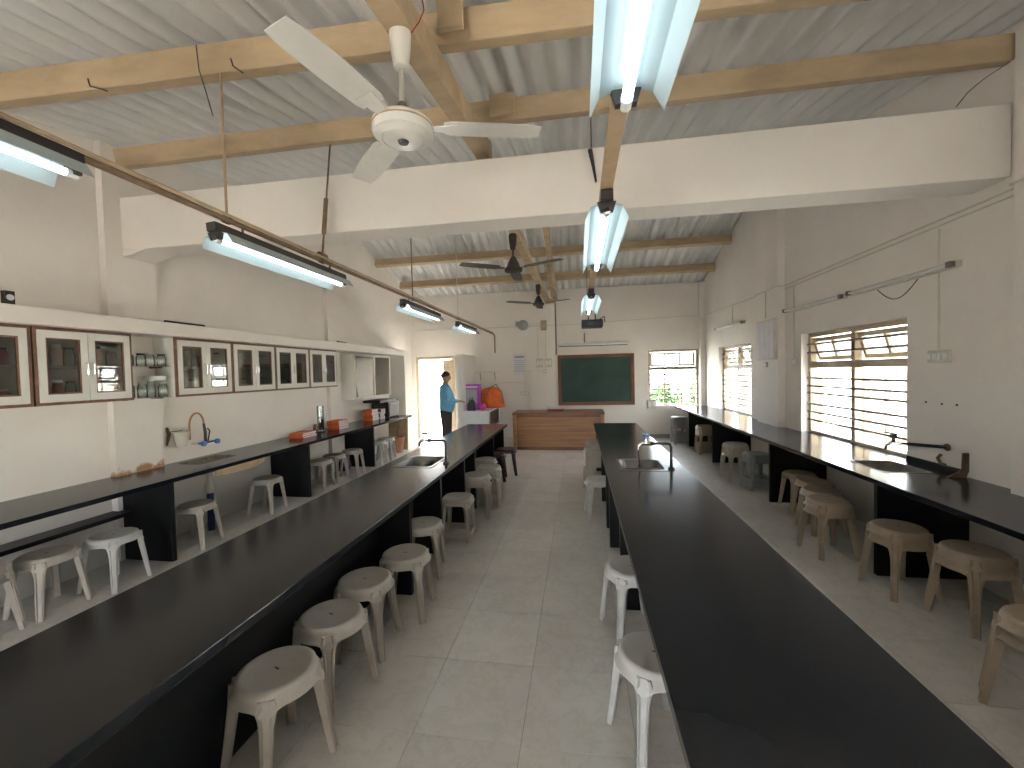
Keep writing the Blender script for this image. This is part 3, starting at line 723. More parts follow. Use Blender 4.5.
def fan(label, x, y, z, ztop, rot, m_body, m_blade, m_can, R=.64):
    o = thing('ceiling_fan', label, 'fan', (x, y, z))
    if m_blade is M['fan_brown']:
        MB().lathe([(0, z - .03), (.07, z - .03), (.105, z - .02), (.11, z + .012), (.085, z + .03), (.07, z + .07), (.045, z + .12), (.022, z + .16), (0, z + .165)], 24, (x, y, 0)).build('motor', m_body, o, smooth=True)
        MB().lathe([(0, z - .036), (.03, z - .035), (.034, z - .030), (0, z - .03)], 16, (x, y, 0)).build('bottom_cap', M['dark_metal'], o, smooth=True)
    else:
        MB().lathe([(0, z - .050), (.085, z - .048), (.092, z - .043), (.096, z - .046), (.102, z - .040), (.132, z - .028), (.139, z - .012), (.138, z + .022), (.12, z + .038), (.06, z + .05), (0, z + .05)], 32, (x, y, 0)).build('motor', m_body, o, smooth=True)
        MB().lathe([(0, z - .062), (.022, z - .061), (.026, z - .053), (0, z - .053)], 16, (x, y, 0)).build('bottom_cap', M['dark_metal'], o, smooth=True)
        MB().lathe([(.139, z + .004), (.1405, z + .008), (.139, z + .012), (.137, z + .008), (.139, z + .004)], 32, (x, y, 0)).build('motor_ring', M['batten'], o, smooth=True)
        MB().lathe([(.055, z + .05), (.05, z + .07), (.02, z + .12), (.015, z + .125)], 20, (x, y, 0)).build('lower_canopy', m_can, o, smooth=True)
    MB().path([(x, y, z + .1), (x, y, ztop - .15)], .0125, 10).build('down_rod', m_body, o, smooth=True)
    MB().lathe([(.02, ztop - .19), (.034, ztop - .18), (.046, ztop - .09), (.05, ztop - .02), (.04, ztop), (0, ztop)], 20, (x, y, 0)).build('top_canopy', m_body if m_blade is M['fan_white'] else m_can, o, smooth=True)
    for k in range(3):
        a = rot + k * 2 * PI / 3; Rm = rotz(a)
        def q(u, v, w): t = Rm @ Vector((u, v, w)); return (x + t.x, y + t.y, z + t.z)
        prof = [(.19, .055), (.22, .066), (.40, .07), (R - .05, .062), (R, .052)]
        tw = .10; vs = []
        for u, hw in prof:
            for v in (-hw, hw):
                for w in (0, .004): vs.append(q(u, v, .012 + v * tw + w - (0.02 if 0 else 0)))
        fs = []
        for i in range(len(prof) - 1):
            b = 4 * i; fs += [(b, b + 4, b + 6, b + 2), (b + 1, b + 3, b + 7, b + 5), (b, b + 1, b + 5, b + 4), (b + 2, b + 6, b + 7, b + 3)]
        e = 4 * (len(prof) - 1); fs += [(0, 2, 3, 1), (e, e + 1, e + 3, e + 2)]
        bl = MB().add(vs, fs).build('blade', m_blade, o, smooth=True, angle=30)
        mb = MB(); 
        vs = [q(u, v, .008 + v * tw + w) for u, hv in ((.12, .022), (.17, .03), (.25, .045)) for v in (-hv, hv) for w in (0, .004)]
        fs = []
        for i in range(2):
            b = 4 * i; fs += [(b, b + 4, b + 6, b + 2), (b + 1, b + 3, b + 7, b + 5), (b, b + 1, b + 5, b + 4), (b + 2, b + 6, b + 7, b + 3)]
        fs += [(0, 2, 3, 1), (8, 9, 11, 10)]
        br = mb.add(vs, fs).build('blade_bracket', m_body, bl)
    return o
fan('ivory white ceiling fan hanging close to the camera', -.78, 1.87, 2.83, 3.29, math.radians(15), M['fan_white'], M['fan_white'], M['pipe_brown'], .64)
fan('dark brown ceiling fan just beyond the concrete beam', -.745, 4.99, 2.92, 3.345, math.radians(-27), M['fan_brown'], M['fan_brown'], M['fan_brown'], .66)
fan('dark brown ceiling fan near the end wall', -.73, 8.03, 2.985, 3.355, math.radians(-27), M['fan_brown'], M['fan_brown'], M['fan_brown'], .66)
# loose wires and hooks on the near purlin
def wire(label, pts, m='dark_metal', r=.003, cat='wire', name='loose_wire'):
    return tag(MB().path(pts, r, 6).build(name, M[m], None, smooth=True), label, cat)
def yz(x, y, Y): return P(x, y, 1, Y)
wire('bent wire dangling from the near purlin at the left', [yz(196, 45, 2.24), yz(199, 70, 2.22), yz(206, 92, 2.2), yz(213, 116, 2.18)])
wire('small bent hook on the near purlin, farther left', [yz(88, 79, 2.24), yz(90, 86, 2.22), yz(107, 91, 2.20)], r=.004, cat='hook', name='wire_hook')
wire('small bent hook on the near purlin beside the dangling wire', [yz(231, 59, 2.24), yz(233, 66, 2.22), yz(243, 73, 2.20)], r=.004, cat='hook', name='wire_hook')
wire('thin red wire looping above the white fan', [yz(411, 33, 1.87), yz(419, 22, 1.86), yz(424, 10, 1.86), yz(422, -2, 1.86)], 'red', .003)
o = tag(MB().path([yz(590, 150, 3.41), yz(593, 165, 3.40), yz(596, 182, 3.40)], [.02, .014, .008], 6).build('wire_bundle', M['dark_metal'], None), 'short dark bundle hanging on the beam left of the batten', 'wire')
wire('thin wire drooping on the upper right wall', [P(956, 107, 0, XR - .01), P(968, 92, 0, XR - .01), P(985, 78, 0, XR - .01), P(1010, 62, 0, XR - .01)], r=.003)

# ---------------------------------------------------------------- left wall: cabinets and their contents
CF, CB0, ZC0, ZC1 = -4.05, XL, 1.525, 2.135
def cabinet(label, y0, y1, shelf=True):
    o = thing('wall_cabinet', label, 'cabinet', ((CF + CB0) / 2, (y0 + y1) / 2, ZC0), 'hanging cabinets along the left wall')
    t = .018; b = CB0 + .001
    box1('side_panel', M['cab_white'], o, b, CF - .02, y0, y0 + t, ZC0, ZC1); box1('side_panel', M['cab_white'], o, b, CF - .02, y1 - t, y1, ZC0, ZC1)
    box1('top_panel', M['cab_white'], o, b, CF - .02, y0 + t, y1 - t, ZC1 - t, ZC1); box1('bottom_panel', M['cab_white'], o, b, CF - .02, y0 + t, y1 - t, ZC0, ZC0 + t)
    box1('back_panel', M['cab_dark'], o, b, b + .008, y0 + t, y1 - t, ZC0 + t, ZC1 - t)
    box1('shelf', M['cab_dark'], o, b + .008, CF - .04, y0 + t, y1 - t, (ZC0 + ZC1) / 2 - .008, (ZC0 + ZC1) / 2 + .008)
    f = MB(); g = .022
    f.box(CF - .02, CF, y0, y0 + g, ZC0, ZC1); f.box(CF - .02, CF, y1 - g, y1, ZC0, ZC1); f.box(CF - .02, CF, y0 + g, y1 - g, ZC0, ZC0 + g); f.box(CF - .02, CF, y0 + g, y1 - g, ZC1 - g, ZC1)
    f.build('face_frame', M['cab_brown'], o)
    ym = (y0 + y1) / 2
    for a, c, s in ((y0 + g, ym - .002, 1), (ym + .002, y1 - g, -1)):
        d = MB(); za, zb = ZC0 + g + .002, ZC1 - g - .002; w = min(.05, (c - a) * .2); x0, x1 = CF - .012, CF + .008
        d.box(x0, x1, a, a + w, za, zb); d.box(x0, x1, c - w, c, za, zb); d.box(x0, x1, a + w, c - w, za, za + .06); d.box(x0, x1, a + w, c - w, zb - .06, zb)
        dr = d.build('door', M['cab_white'], o, bevel=.002)
        e = MB(); k = .012; ya, yb, zc, zd = a + w, c - w, za + .06, zb - .06; xa, xb = CF - .010, CF + .004
        e.box(xa, xb, ya, ya + k, zc, zd); e.box(xa, xb, yb - k, yb, zc, zd); e.box(xa, xb, ya + k, yb - k, zc, zc + k); e.box(xa, xb, ya + k, yb - k, zd - k, zd)
        e.build('beading', M['cab_brown'], dr)
        MB().box(CF - .006, CF - .002, ya + k, yb - k, zc + k, zd - k).build('pane', M['pane'], dr)
        yh = (c - w * .4) if s == 1 else (a + w * .4); zh = (ZC0 + ZC1) / 2 - .02
        MB().path([(CF + .008, yh, zh - .05), (CF + .03, yh, zh - .045), (CF + .03, yh, zh + .045), (CF + .008, yh, zh + .05)], .006, 8).build('handle', M['chrome'], dr, smooth=True)
    return o
units = [(1.74, 2.54, 'nearest'), (2.555, 3.26, 'second'), (3.68, 4.385, 'third'), (4.39, 5.10, 'fourth'), (5.105, 5.82, 'fifth'), (5.825, 6.56, 'sixth')]
for a, b, d in units: cabinet('cream hanging cabinet with two glass doors, %s from the camera' % d, a, b)
# open shelf between the second and third
o = thing('open_shelf', 'pair of glass shelves bridging two hanging cabinets', 'shelf', (-4.22, 3.47, ZC0))
for z in (ZC0 + .004, 1.835): box1('shelf_plate', M['jarglass'], o, XL + .002, CF - .06, 3.262, 3.678, z, z + .008)
for z in (ZC0 - .008, 1.823):
    for y in (3.30, 3.64): box1('bracket', M['cab_brown'], o, XL + .001, XL + .2, y - .012, y + .012, z, z + .012)
def jar(x, y, z, r, h, m, lid, label, cat='jar', neck=.7, group='jars and bottles in the cabinets', name='jar'):
    o = thing(name, label, cat, (x, y, z), group)
    MB().lathe([(r * .9, z), (r, z + .006), (r, z + h * neck), (r * .72, z + h * .86), (r * .72, z + h * .9)], 16, (x, y, 0)).build('body', m, o, smooth=True)
    MB().lathe([(r * .8, z + h * .88), (r * .8, z + h), (0, z + h)], 16, (x, y, 0)).build('lid', lid, o, smooth=True)
    return o
sh, bt = (ZC0 + ZC1) / 2 + .008, ZC0 + .018
cu = ['nearest cabinet', 'second cabinet']
def row(y0, y1, n, z, hs, mats, lids, where):
    for i in range(n):
        y = y0 + (y1 - y0) * i / max(1, n - 1); h = hs[i % len(hs)]
        nm = ['first', 'second', 'third', 'fourth', 'fifth', 'sixth', 'seventh'][i]
        mname, m = mats[i % len(mats)]
        jar(-4.17 + .02 * (i % 2), y, z, .040 if h < .16 else .036, h, m, lids[i % len(lids)], '%s jar, %s from the left %s' % (mname, nm, where))
row(1.84, 2.44, 5, sh, [.13, .15], [('rusty red', M['red']), ('dark brown', M['amber'])], [M['black']], 'on the upper shelf of the nearest cabinet')
row(1.84, 2.44, 5, bt, [.12, .10], [('dark red', M['red']), ('brown', M['amber'])], [M['cream_plastic'], M['red']], 'on the lower shelf of the nearest cabinet')
row(2.66, 3.16, 6, sh, [.17, .17, .15], [('pale rosy', M['rosy']), ('pale rosy', M['rosy']), ('clear', M['jarglass'])], [M['black'], M['cream_plastic']], 'on the upper shelf of the second cabinet')
row(2.66, 3.16, 6, bt, [.13, .18, .17], [('red', M['red']), ('white capped red', M['red']), ('clear', M['jarglass'])], [M['red'], M['white_enamel']], 'on the lower shelf of the second cabinet')
for (a, b, d) in units[2:]:
    row(a + .09, b - .09, 5, sh, [.14, .17, .12], [('clear glass', M['jarglass']), ('pale', M['cream_plastic']), ('brown', M['amber'])], [M['black'], M['white_enamel']], 'on the upper shelf of the %s cabinet' % d)
    row(a + .09, b - .09, 4, bt, [.12, .16], [('clear glass', M['jarglass']), ('cream', M['cream_plastic'])], [M['cream_plastic'], M['black']], 'on the lower shelf of the %s cabinet' % d)
row(3.32, 3.62, 4, 1.843, [.13, .12], [('clear glass', M['jarglass']), ('half filled pale', M['jarglass'])], [M['white_enamel'], M['black']], 'on the upper open glass shelf')
row(3.32, 3.62, 4, ZC0 + .012, [.16, .15], [('clear glass', M['jarglass'])], [M['jarglass'], M['cream_plastic']], 'on the lower open glass shelf')
o = tag(MB().lathe([(.05, 1.70), (.085, 1.70), (.09, 1.745), (.08, 1.745), (.076, 1.708), (0, 1.708)], 20, (-4.17, 3.56, 0)).build('white_dish', M['white_enamel'], None, smooth=True), 'white round dish resting on jars in the open shelves', 'dish')
# aluminium framed cabinet
o = thing('wall_cabinet', 'aluminium framed sliding glass cabinet beyond the cream cabinets', 'cabinet', (-4.2, 7.9, 1.32))
y0, y1, z0, z1, xf = 7.12, 8.62, 1.26, 2.10, -4.06
b = XL + .001
box1('side_panel', M['cab_white'], o, b, xf, y0, y0 + .02, z0, z1); box1('side_panel', M['cab_white'], o, b, xf, y1 - .02, y1, z0, z1)
box1('top_panel', M['cab_white'], o, b, xf, y0 + .02, y1 - .02, z1 - .02, z1); box1('bottom_panel', M['cab_white'], o, b, xf, y0 + .02, y1 - .02, z0, z0 + .02)
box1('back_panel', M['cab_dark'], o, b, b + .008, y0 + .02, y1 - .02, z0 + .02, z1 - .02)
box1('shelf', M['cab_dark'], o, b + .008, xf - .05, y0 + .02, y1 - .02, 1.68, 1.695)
for a, c, dx in ((y0 + .0, (y0 + y1) / 2 + .02, 0), ((y0 + y1) / 2 - .02, y1, -.022)):
    e = MB(); k = .035; e.box(xf + dx, xf + .018 + dx, a, a + k, z0, z1); e.box(xf + dx, xf + .018 + dx, c - k, c, z0, z1); e.box(xf + dx, xf + .018 + dx, a + k, c - k, z0, z0 + k); e.box(xf + dx, xf + .018 + dx, a + k, c - k, z1 - k, z1)
    d = e.build('sliding_door', M['cream_plastic'], o); MB().box(xf + .007 + dx, xf + .011 + dx, a + k, c - k, z0 + k, z1 - k).build('pane', M['pane'], d)
# on the ledge
o = thing('small_clock', 'small black clock with white dial on the white ledge', 'clock', (-4.1, 2.42, 2.27))
c = P(10, 296, 0, -4.06); box1('case', M['black'], o, -4.10, -4.06, c.y - .027, c.y + .027, 2.271, 2.375)
MB().lathe([(0, 0), (.022, 0), (.022, .004), (0, .004)], 20, (-4.06, c.y, 2.328), roty(PI / 2)).build('dial', M['white_enamel'], o)
tag(MB().path([(-4.02, 3.56, 2.283), (-4.02, 4.0, 2.283)], .012, 8).build('black_rod', M['black'], None), 'black rod lying on the white ledge', 'rod')
tag(MB().path([(-4.02, 6.55, 2.285), (-4.04, 6.85, 2.285)], .014, 8).build('black_rod', M['black'], None), 'short dark rod lying farther along the ledge', 'rod')

# left wall taps and clutter
o = thing('mixer_tap', 'wall tap with blue handles and a curved copper hose', 'tap', (-4.33, 4.2, .93))
yt = 4.22; zt = .97
MB().path([(XL + .001, yt - .09, zt), (XL + .09, yt - .09, zt), (XL + .09, yt + .09, zt), (XL + .001, yt + .09, zt)], .014, 10).build('tap_body', M['chrome'], o, smooth=True)
for s in (-1, 1):
    MB().lathe([(.012, 0), (.012, .05), (.03, .055), (.03, .08), (0, .085)], 12, (XL + .09, yt + s * .09, zt), roty(PI / 2) @ rotz(0)).build('handle', M['blue'], o, smooth=True)
MB().path([(XL + .09, yt, zt), (XL + .09, yt, zt + .12), (XL + .085, yt - .01, zt + .22)], [.016, .016, .012], 10).build('riser', M['dark_metal'], o, smooth=True)
pts = [(XL + .085, yt - .01 - .09 + .09 * math.cos(t), zt + .22 + .13 * math.sin(t)) for t in [PI * i / 10 for i in range(11)]] + [(XL + .085, yt - .19, zt + .06)]
MB().path(pts, .010, 8).build('hose', M['copper'], o, smooth=True)
MB().path([(XL + .09, yt + .03, zt), (XL + .10, yt + .05, zt + .13), (XL + .10, yt + .02, zt + .16)], .008, 8).build('lever', M['dark_metal'], o, smooth=True)
o = thing('wall_bucket', 'small cream plastic container fixed on the wall left of the taps', 'container', (XL + .06, 3.98, 1.0))
MB().lathe([(.05, .97), (.075, 1.13), (.07, 1.13), (.046, .98), (0, .98)], 18, (XL + .079, 3.94, 0)).build('pot', M['cream_plastic'], o, smooth=True)
MB().path([(XL + .001, 3.86, 1.14), (XL + .08, 3.94, 1.145), (XL + .001, 4.02, 1.14)], .006, 6).build('wire_holder', M['dark_metal'], o)
o = tag(MB().path([(XL + .004, 3.84, 1.19), (XL + .03, 3.84, 1.12), (XL + .02, 3.82, 1.0)], [.012, .02, .008], 8).build('rusty_hook', M['rust'], None, smooth=True), 'rusty hook on the wall left of the cream container', 'hook')
o = tag(MB().box(XL + .07, XL + .0715, 3.39, 3.70, ZB + .002, ZB + .10).build('rust_stain', M['rust']), 'orange brown stain low on the left pillar', 'stain')
bpy.data.objects.remove(o)
# under the left sink
o = thing('drain_pipe', 'blue drain pipe with cream trap beneath the left wall sink', 'pipe', (-4.1, 4.1, 0))
MB().path([(-4.13, 4.09, .0), (-4.13, 4.09, .42)], .035, 12).build('lower_pipe', M['navy'], o, smooth=True)
MB().lathe([(.035, .42), (.055, .44), (.055, .52), (.04, .55), (.03, ZB - .142)], 14, (-4.13, 4.09, 0)).build('trap', M['cream_plastic'], o, smooth=True)
o = thing('wooden_board', 'curved tan wooden board stowed beneath the left wall sink', 'board', (-3.98, 4.35, .4))
vs, fs = [], []
for i in range(11):
    t = -1 + 2 * i / 10; yy_ = 4.33 + .36 * t; xx_ = -3.80 - .12 * t * t
    for dx in (0, -.018):
        for zz in (.655 + .01 * t, .759): vs.append((xx_ + dx, yy_, zz))
for i in range(10):
    a = 4 * i; fs += [(a, a + 4, a + 5, a + 1), (a + 2, a + 3, a + 7, a + 6), (a + 1, a + 5, a + 7, a + 3), (a, a + 2, a + 6, a + 4)]
fs += [(0, 1, 3, 2), (40, 42, 43, 41)]
MB().add(vs, fs).build('curved_slat', M['batten'], o, smooth=True)
def books(label0, x, y, n, cols, w=.2, l=.28, t=.028, group='books on the left wall bench', rot=0):
    z = ZB + .0005
    for i in range(n):
        c = cols[i % len(cols)]; lab = label0 if n == 1 else '%s, %s in the pile' % (label0, ['lowest', 'second', 'third', 'fourth', 'fifth'][i] if i < n - 1 else 'topmost')
        o = thing('book', lab, 'book', (x, y, z), group)
        dx, dy = random.uniform(-.01, .01), random.uniform(-.015, .015)
        x0, x1, ya, yb = x - w / 2 + dx, x + w / 2 + dx, y - l / 2 + dy, y + l / 2 + dy
        cv = MB(); cv.box(x0, x1, ya, yb, z, z + .003); cv.box(x0, x1, ya, yb, z + t - .003, z + t); cv.box(x0, x1, ya, ya + .003, z + .003, z + t - .003)
        cv.build('cover', M[c], o); box1('pages', M['paper'], o, x0 + .003, x1 - .003, ya + .003, yb - .004, z + .003, z + t - .003)
        z += t + .0005
books('orange backed book beside the glass cylinder', -4.10, 5.70, 3, ['orange'], .22, .32, .025)
books('bright orange book beyond the glass cylinder', -4.10, 6.62, 4, ['orange', 'orange_cloth'], .22, .30, .036)
books('orange box file by the black oven', -4.12, 7.80, 4, ['orange_cloth', 'orange'], .20, .26, .055)
books('red and white file in front of the black oven', -4.10, 8.10, 4, ['paper', 'red'], .18, .2, .05)
o = thing('glass_cylinder', 'tall clear glass cylinder on a dark stand', 'glassware', (-4.16, 6.22, ZB))
MB().lathe([(.07, ZB + .0005), (.07, ZB + .015), (.055, ZB + .02)], 18, (-4.16, 6.22, 0)).build('foot', M['black'], o, smooth=True)
MB().lathe([(.052, ZB + .021), (.052, ZB + .42), (.047, ZB + .42), (.047, ZB + .03), (0, ZB + .03)], 18, (-4.16, 6.22, 0)).build('glass_body', M['jarglass'], o, smooth=True)
MB().lathe([(.045, ZB + .031), (.045, ZB + .25), (0, ZB + .25)], 18, (-4.16, 6.22, 0)).build('dark_contents', M['amber'], o, smooth=True)
for s in (-1, 1): MB().path([(-4.16, 6.22 + s * .064, ZB + .015), (-4.16, 6.22 + s * .064, ZB + .43)], .005, 6).build('stand_rod', M['steel'], o)
jar(-4.12, 6.02, ZB + .001, .035, .15, M['amber'], M['black'], 'small brown bottle left of the glass cylinder', 'bottle', group='bottles on the left wall bench', name='bottle')
o = thing('oven', 'black oven with glass door at the end of the left wall bench', 'oven', (-4.15, 8.4, ZB))
box1('case', M['black'], o, -4.33, -3.95, 8.24, 8.78, ZB + .012, ZB + .33, bevel=.008)
box1('door_glass', M['dark_metal'], o, -3.95, -3.935, 8.26, 8.62, ZB + .04, ZB + .30); box1('side_vent_panel', M['dark_metal'], o, -4.28, -4.0, 8.236, 8.24, ZB + .05, ZB + .28)
for i in range(5): box1('vent_slot', M['steel'], o, -4.26, -4.02, 8.233, 8.236, ZB + .08 + i * .04, ZB + .085 + i * .04)
for y in (8.28, 8.74):
    for x in (-4.3, -3.98): MB().lathe([(.012, ZB + .0005), (.012, ZB + .012)], 8, (x, y, 0)).build('foot', M['black'], o)
MB().path([(-3.935, 8.28, ZB + .285), (-3.915, 8.28, ZB + .285), (-3.915, 8.60, ZB + .285), (-3.935, 8.60, ZB + .285)], .007, 8).build('door_handle', M['steel'], o)
o = tag(box1('black_tray', M['black'], None, -4.36, -3.98, 7.95, 8.70, ZB + .3315, ZB + .385, bevel=.01), 'flat black box on top of the oven', 'box')
bpy.data.objects['black_tray'].location = (0, .0, 0)
o = thing('plant_pot', 'terracotta pot on the floor at the end of the left wall bench', 'pot', (-3.93, 8.66, 0))
MB().lathe([(.09, .0005), (.13, .30), (.14, .30), (.14, .34), (.12, .34), (.11, .30), (0, .29)], 20, (-3.93, 8.62, 0)).build('pot', M['terracotta'], o, smooth=True)
MB().lathe([(.11, .30), (0, .31)], 16, (-3.93, 8.62, 0)).build('soil', M['bark'], o)
MB().path([(-3.93, 8.62, .30), (-3.95, 8.62, .46), (-3.90, 8.64, .58)], .007, 6).build('stem', M['bark'], o)
o = thing('cardboard_sheet', 'tan board leaning at the end of the left wall bench', 'board', (-3.85, 8.9, 0))
MB().obox((-4.06, 8.93, .395), (.46, .016, .78), rotx(-.05)).build('board', M['batten'], o)
o = tag(MB().lathe([(.0, .36), (.1, .37), (.14, .45), (.12, .53), (.05, .57), (0, .57)], 14, (-4.2, 6.9, 0)).build('blue_bag', M['navy'], None, smooth=True), 'dark blue bag stowed beneath the left wall bench', 'bag')
bpy.data.objects['blue_bag'].location = (0, 0, -.36 + .0)

# ---------------------------------------------------------------- right wall
def wall_tube(label, y0, y1, z0, z1, x=XR):
    o = thing('tube_light', label, 'light', (x, (y0 + y1) / 2, z0), 'unlit tube lights on the right wall')
    d = Vector((0, y1 - y0, z1 - z0)); n = d.normalized(); c = Vector((x, (y0 + y1) / 2, (z0 + z1) / 2)); R = rotx(math.atan2(n.z, n.y))
    MB().obox(c + Vector((-.022, 0, 0)), (.042, d.length, .05), R).build('batten_housing', M['cream_plastic'], o)
    a, b = Vector((x - .062, y0, z0)), Vector((x - .062, y1, z1))
    MB().path([a + n * .05, b - n * .05], .0145, 12).build('tube', M['tube_off'], o, smooth=True)
    for e in (a + n * .03, b - n * .03): MB().obox(e + Vector((.008, 0, 0)), (.05, .045, .045), R).build('lamp_holder', M['stained'], o)
    return o
wall_tube('unlit tube light on the right wall nearest to the sink', 3.80, 5.12, 2.465, 2.465)
wall_tube('unlit tube light on the right wall beside the pillar', 5.20, 6.56, 2.455, 2.475)
wall_tube('small unlit tube light above the far right window', 8.10, 9.60, 2.50, 2.51)
def conduit(label, pts, r=.008, m='cream_plastic'):
    return tag(MB().path(pts, r, 8).build('wall_conduit', M[m], None, smooth=True), label, 'conduit')
x = XR - .012
conduit('upper conduit running along the right wall', [(XR - .112, 2.75, 2.87), (XR - .112, 3.31, 2.87), (x, 3.33, 2.87), (x, 6.62, 2.85), (XR - .112, 6.635, 2.85), (XR - .112, 7.37, 2.85), (x, 7.39, 2.86), (x, 10.46, 2.93)], .008)
conduit('lower conduit running beside the upper one on the right wall', [(x, 3.34, 2.825), (x, 6.6, 2.80)], .007)
conduit('vertical conduit above the switchboard by the right sink', [(x, 4.0, 2.79), (x, 4.0, 1.80)], .007)
conduit('vertical conduit beside the right window and pillar', [(x, 6.36, 2.79), (x, 6.36, 1.79)], .006)
conduit('short vertical conduit above the far right tube light', [(x, 8.7, 2.87), (x, 8.7, 2.55)], .006)
conduit('short vertical conduit above the board on the pillar', [(XR - .112, 7.0, 2.84), (XR - .112, 7.0, 2.43)], .006)
pts = [(x, 4.72 - .5 * t, 2.43 - .13 * math.sin(PI * t)) for t in [i / 12 for i in range(13)]]
wire('thin cable looping beneath the right wall tube light', pts, r=.004)
def switchboard(label, axis, pos, w, h, t=.03, n=4, m='cream_plastic'):
    o = thing('switchboard', label, 'switchboard', pos, 'switchboards'); px, py, pz = pos
    if axis == 0:
        box1('plate', M[m], o, px - t, px, py - w / 2, py + w / 2, pz - h / 2, pz + h / 2, bevel=.004)
        for i in range(n):
            y = py - w / 2 + w * (i + .5) / n; box1('switch', M['white_enamel'], o, px - t - .006, px - t, y - w / n * .3, y + w / n * .3, pz - h * .25, pz + h * .25)
    else:
        box1('plate', M[m], o, px - w / 2, px + w / 2, py - t, py, pz - h / 2, pz + h / 2, bevel=.004)
        for i in range(n):
            x_ = px - w / 2 + w * (i + .5) / n; box1('switch', M['white_enamel'], o, x_ - w / n * .3, x_ + w / n * .3, py - t - .006, py - t, pz - h * .25, pz + h * .25)
    return o
switchboard('cream switchboard on the right wall above the sink', 0, (XR, 3.99, 1.745), .2, .10)
switchboard('small switch beside the pillar on the right wall', 0, (XR, 6.36, 1.745), .09, .09, n=1)
switchboard('small socket under the board on the right pillar', 0, (XR - .10, 7.0, 1.72), .10, .08, n=1)
o = thing('notice_board', 'pale ribbed board hung on the pillar between the right windows', 'board', (XR - .10, 6.98, 1.78))
box1('backing', M['cream_plastic'], o, XR - .135, XR - .101, 6.66, 7.30, 1.79, 2.40, bevel=.004)
for i in range(4): box1('sheet', M['paper'], o, XR - .139, XR - .1355, 6.69 + i * .155, 6.83 + i * .155, 1.82, 2.37)
o = thing('water_tap', 'grey tap on a long black wall pipe over the right sink', 'tap', (XR - .2, 4.0, .95))
MB().lathe([(.03, 0), (.03, .01), (.015, .015)], 14, (XR - .001, 3.92, 1.0), roty(-PI / 2)).build('flange', M['rust'], o, smooth=True)
MB().path([(XR - .005, 3.92, 1.0), (XR - .24, 4.06, 1.005)], .013, 10).build('pipe', M['black'], o, smooth=True)
MB().path([(XR - .24, 4.06, 1.005), (XR - .30, 4.095, 1.005), (XR - .325, 4.11, .985), (XR - .33, 4.113, .95)], [.017, .018, .014, .012], 10).build('tap_body', M['chrome'], o, smooth=True)
MB().lathe([(.014, 1.02), (.012, 1.045), (.028, 1.05), (.026, 1.08), (0, 1.085)], 12, (XR - .285, 4.087, 0)).build('knob', M['dark_metal'], o, smooth=True)
MB().obox((XR - .285, 4.11, 1.088), (.016, .12, .012), rotz(.3)).build('lever', M['dark_metal'], o)
o = tag(MB().path([(XR - .004, 3.98, .93), (XR - .03, 3.98, .90), (XR - .03, 3.95, .86), (XR - .005, 3.93, .85)], .012, 8).build('wall_hook', M['rust'], None, smooth=True), 'short rusty hook beneath the wall pipe', 'hook')
o = thing('corner_bracket', 'stained upright bracket standing on the right bench by the wall', 'bracket', (XR - .06, 3.72, ZB))
MB().prism([(XR - .16, ZB + .001), (XR - .03, ZB + .001), (XR - .012, ZB + .05), (XR - .012, ZB + .19), (XR - .05, ZB + .19), (XR - .055, ZB + .07), (XR - .08, ZB + .04)], 1, 3.715, 3.73).build('web', M['rust'], o)
for i, (a, b) in enumerate(((926, 402), (942, 404), (957, 405))):
    p = P(a, b, 0, XR); tag(MB().lathe([(.010, 0), (.008, .004), (0, .005)], 8, (XR - .0, p.y, p.z), roty(-PI / 2)).build('wall_plug', M['dark_metal'], None), '%s of three small dark plugs above the right tap' % ['leftmost', 'middle', 'rightmost'][i], 'plug')

# ---------------------------------------------------------------- end wall
o = thing('chalkboard', 'dark green chalkboard with reddish wooden frame on the end wall', 'chalkboard', (.42, YF, .82))
bx0, bx1, bz0, bz1, y = -.51, 1.345, .83, 2.09, YF
box1('board', M['board_green'], o, bx0 + .06, bx1 - .06, y - .03, y - .001, bz0 + .06, bz1 - .06)
for a in ((bx0, bx0 + .08, bz0, bz1), (bx1 - .08, bx1, bz0, bz1), (bx0 + .08, bx1 - .08, bz0, bz0 + .08), (bx0 + .08, bx1 - .08, bz1 - .08, bz1)):
    box1('frame', M['board_frame'], o, a[0], a[1], y - .055, y - .001, a[2], a[3], bevel=.004)
o = thing('projector_screen', 'rolled up projector screen housing above the chalkboard', 'screen', (.35, YF - .05, 2.35))
MB().path([(-.49, YF - .05, 2.345), (1.21, YF - .05, 2.345)], .035, 12).build('housing', M['white_enamel'], o, smooth=True)
MB().path([(-.47, YF - .05, 2.305), (1.19, YF - .05, 2.305)], .010, 8).build('bottom_bar', M['dark_metal'], o)
for xx in (-.3, 1.0): box1('wall_bracket', M['cream_plastic'], o, xx - .02, xx + .02, YF - .05, YF - .001, 2.33, 2.40)
conduit('vertical brown conduit left of the chalkboard', [(-.545, YF - .02, rz(YF) - .1), (-.545, YF - .02, 2.10)], .016, 'pipe_brown')
conduit('short brown conduit above the projector screen', [(.16, YF - .015, 2.62), (.16, YF - .015, 2.39)], .012, 'pipe_brown')
conduit('long thin conduit high across the end wall', [(-4.2, YF - .012, 2.86), (-1.17, YF - .012, 2.84), (-1.17, YF - .07, 2.84), (-.56, YF - .07, 2.84), (-.55, YF - .012, 2.84), (2.84, YF - .012, 2.95)], .008, 'cream_plastic')
conduit('thin conduit left of the pillar on the end wall', [(-2.3, YF - .012, 1.43), (-1.37, YF - .012, 1.43)], .007)
conduit('thin vertical conduit from the small socket on the end wall', [(-1.355, YF - .012, 1.20), (-1.355, YF - .012, 1.70), (-.95, YF - .07, 1.70)], .007)
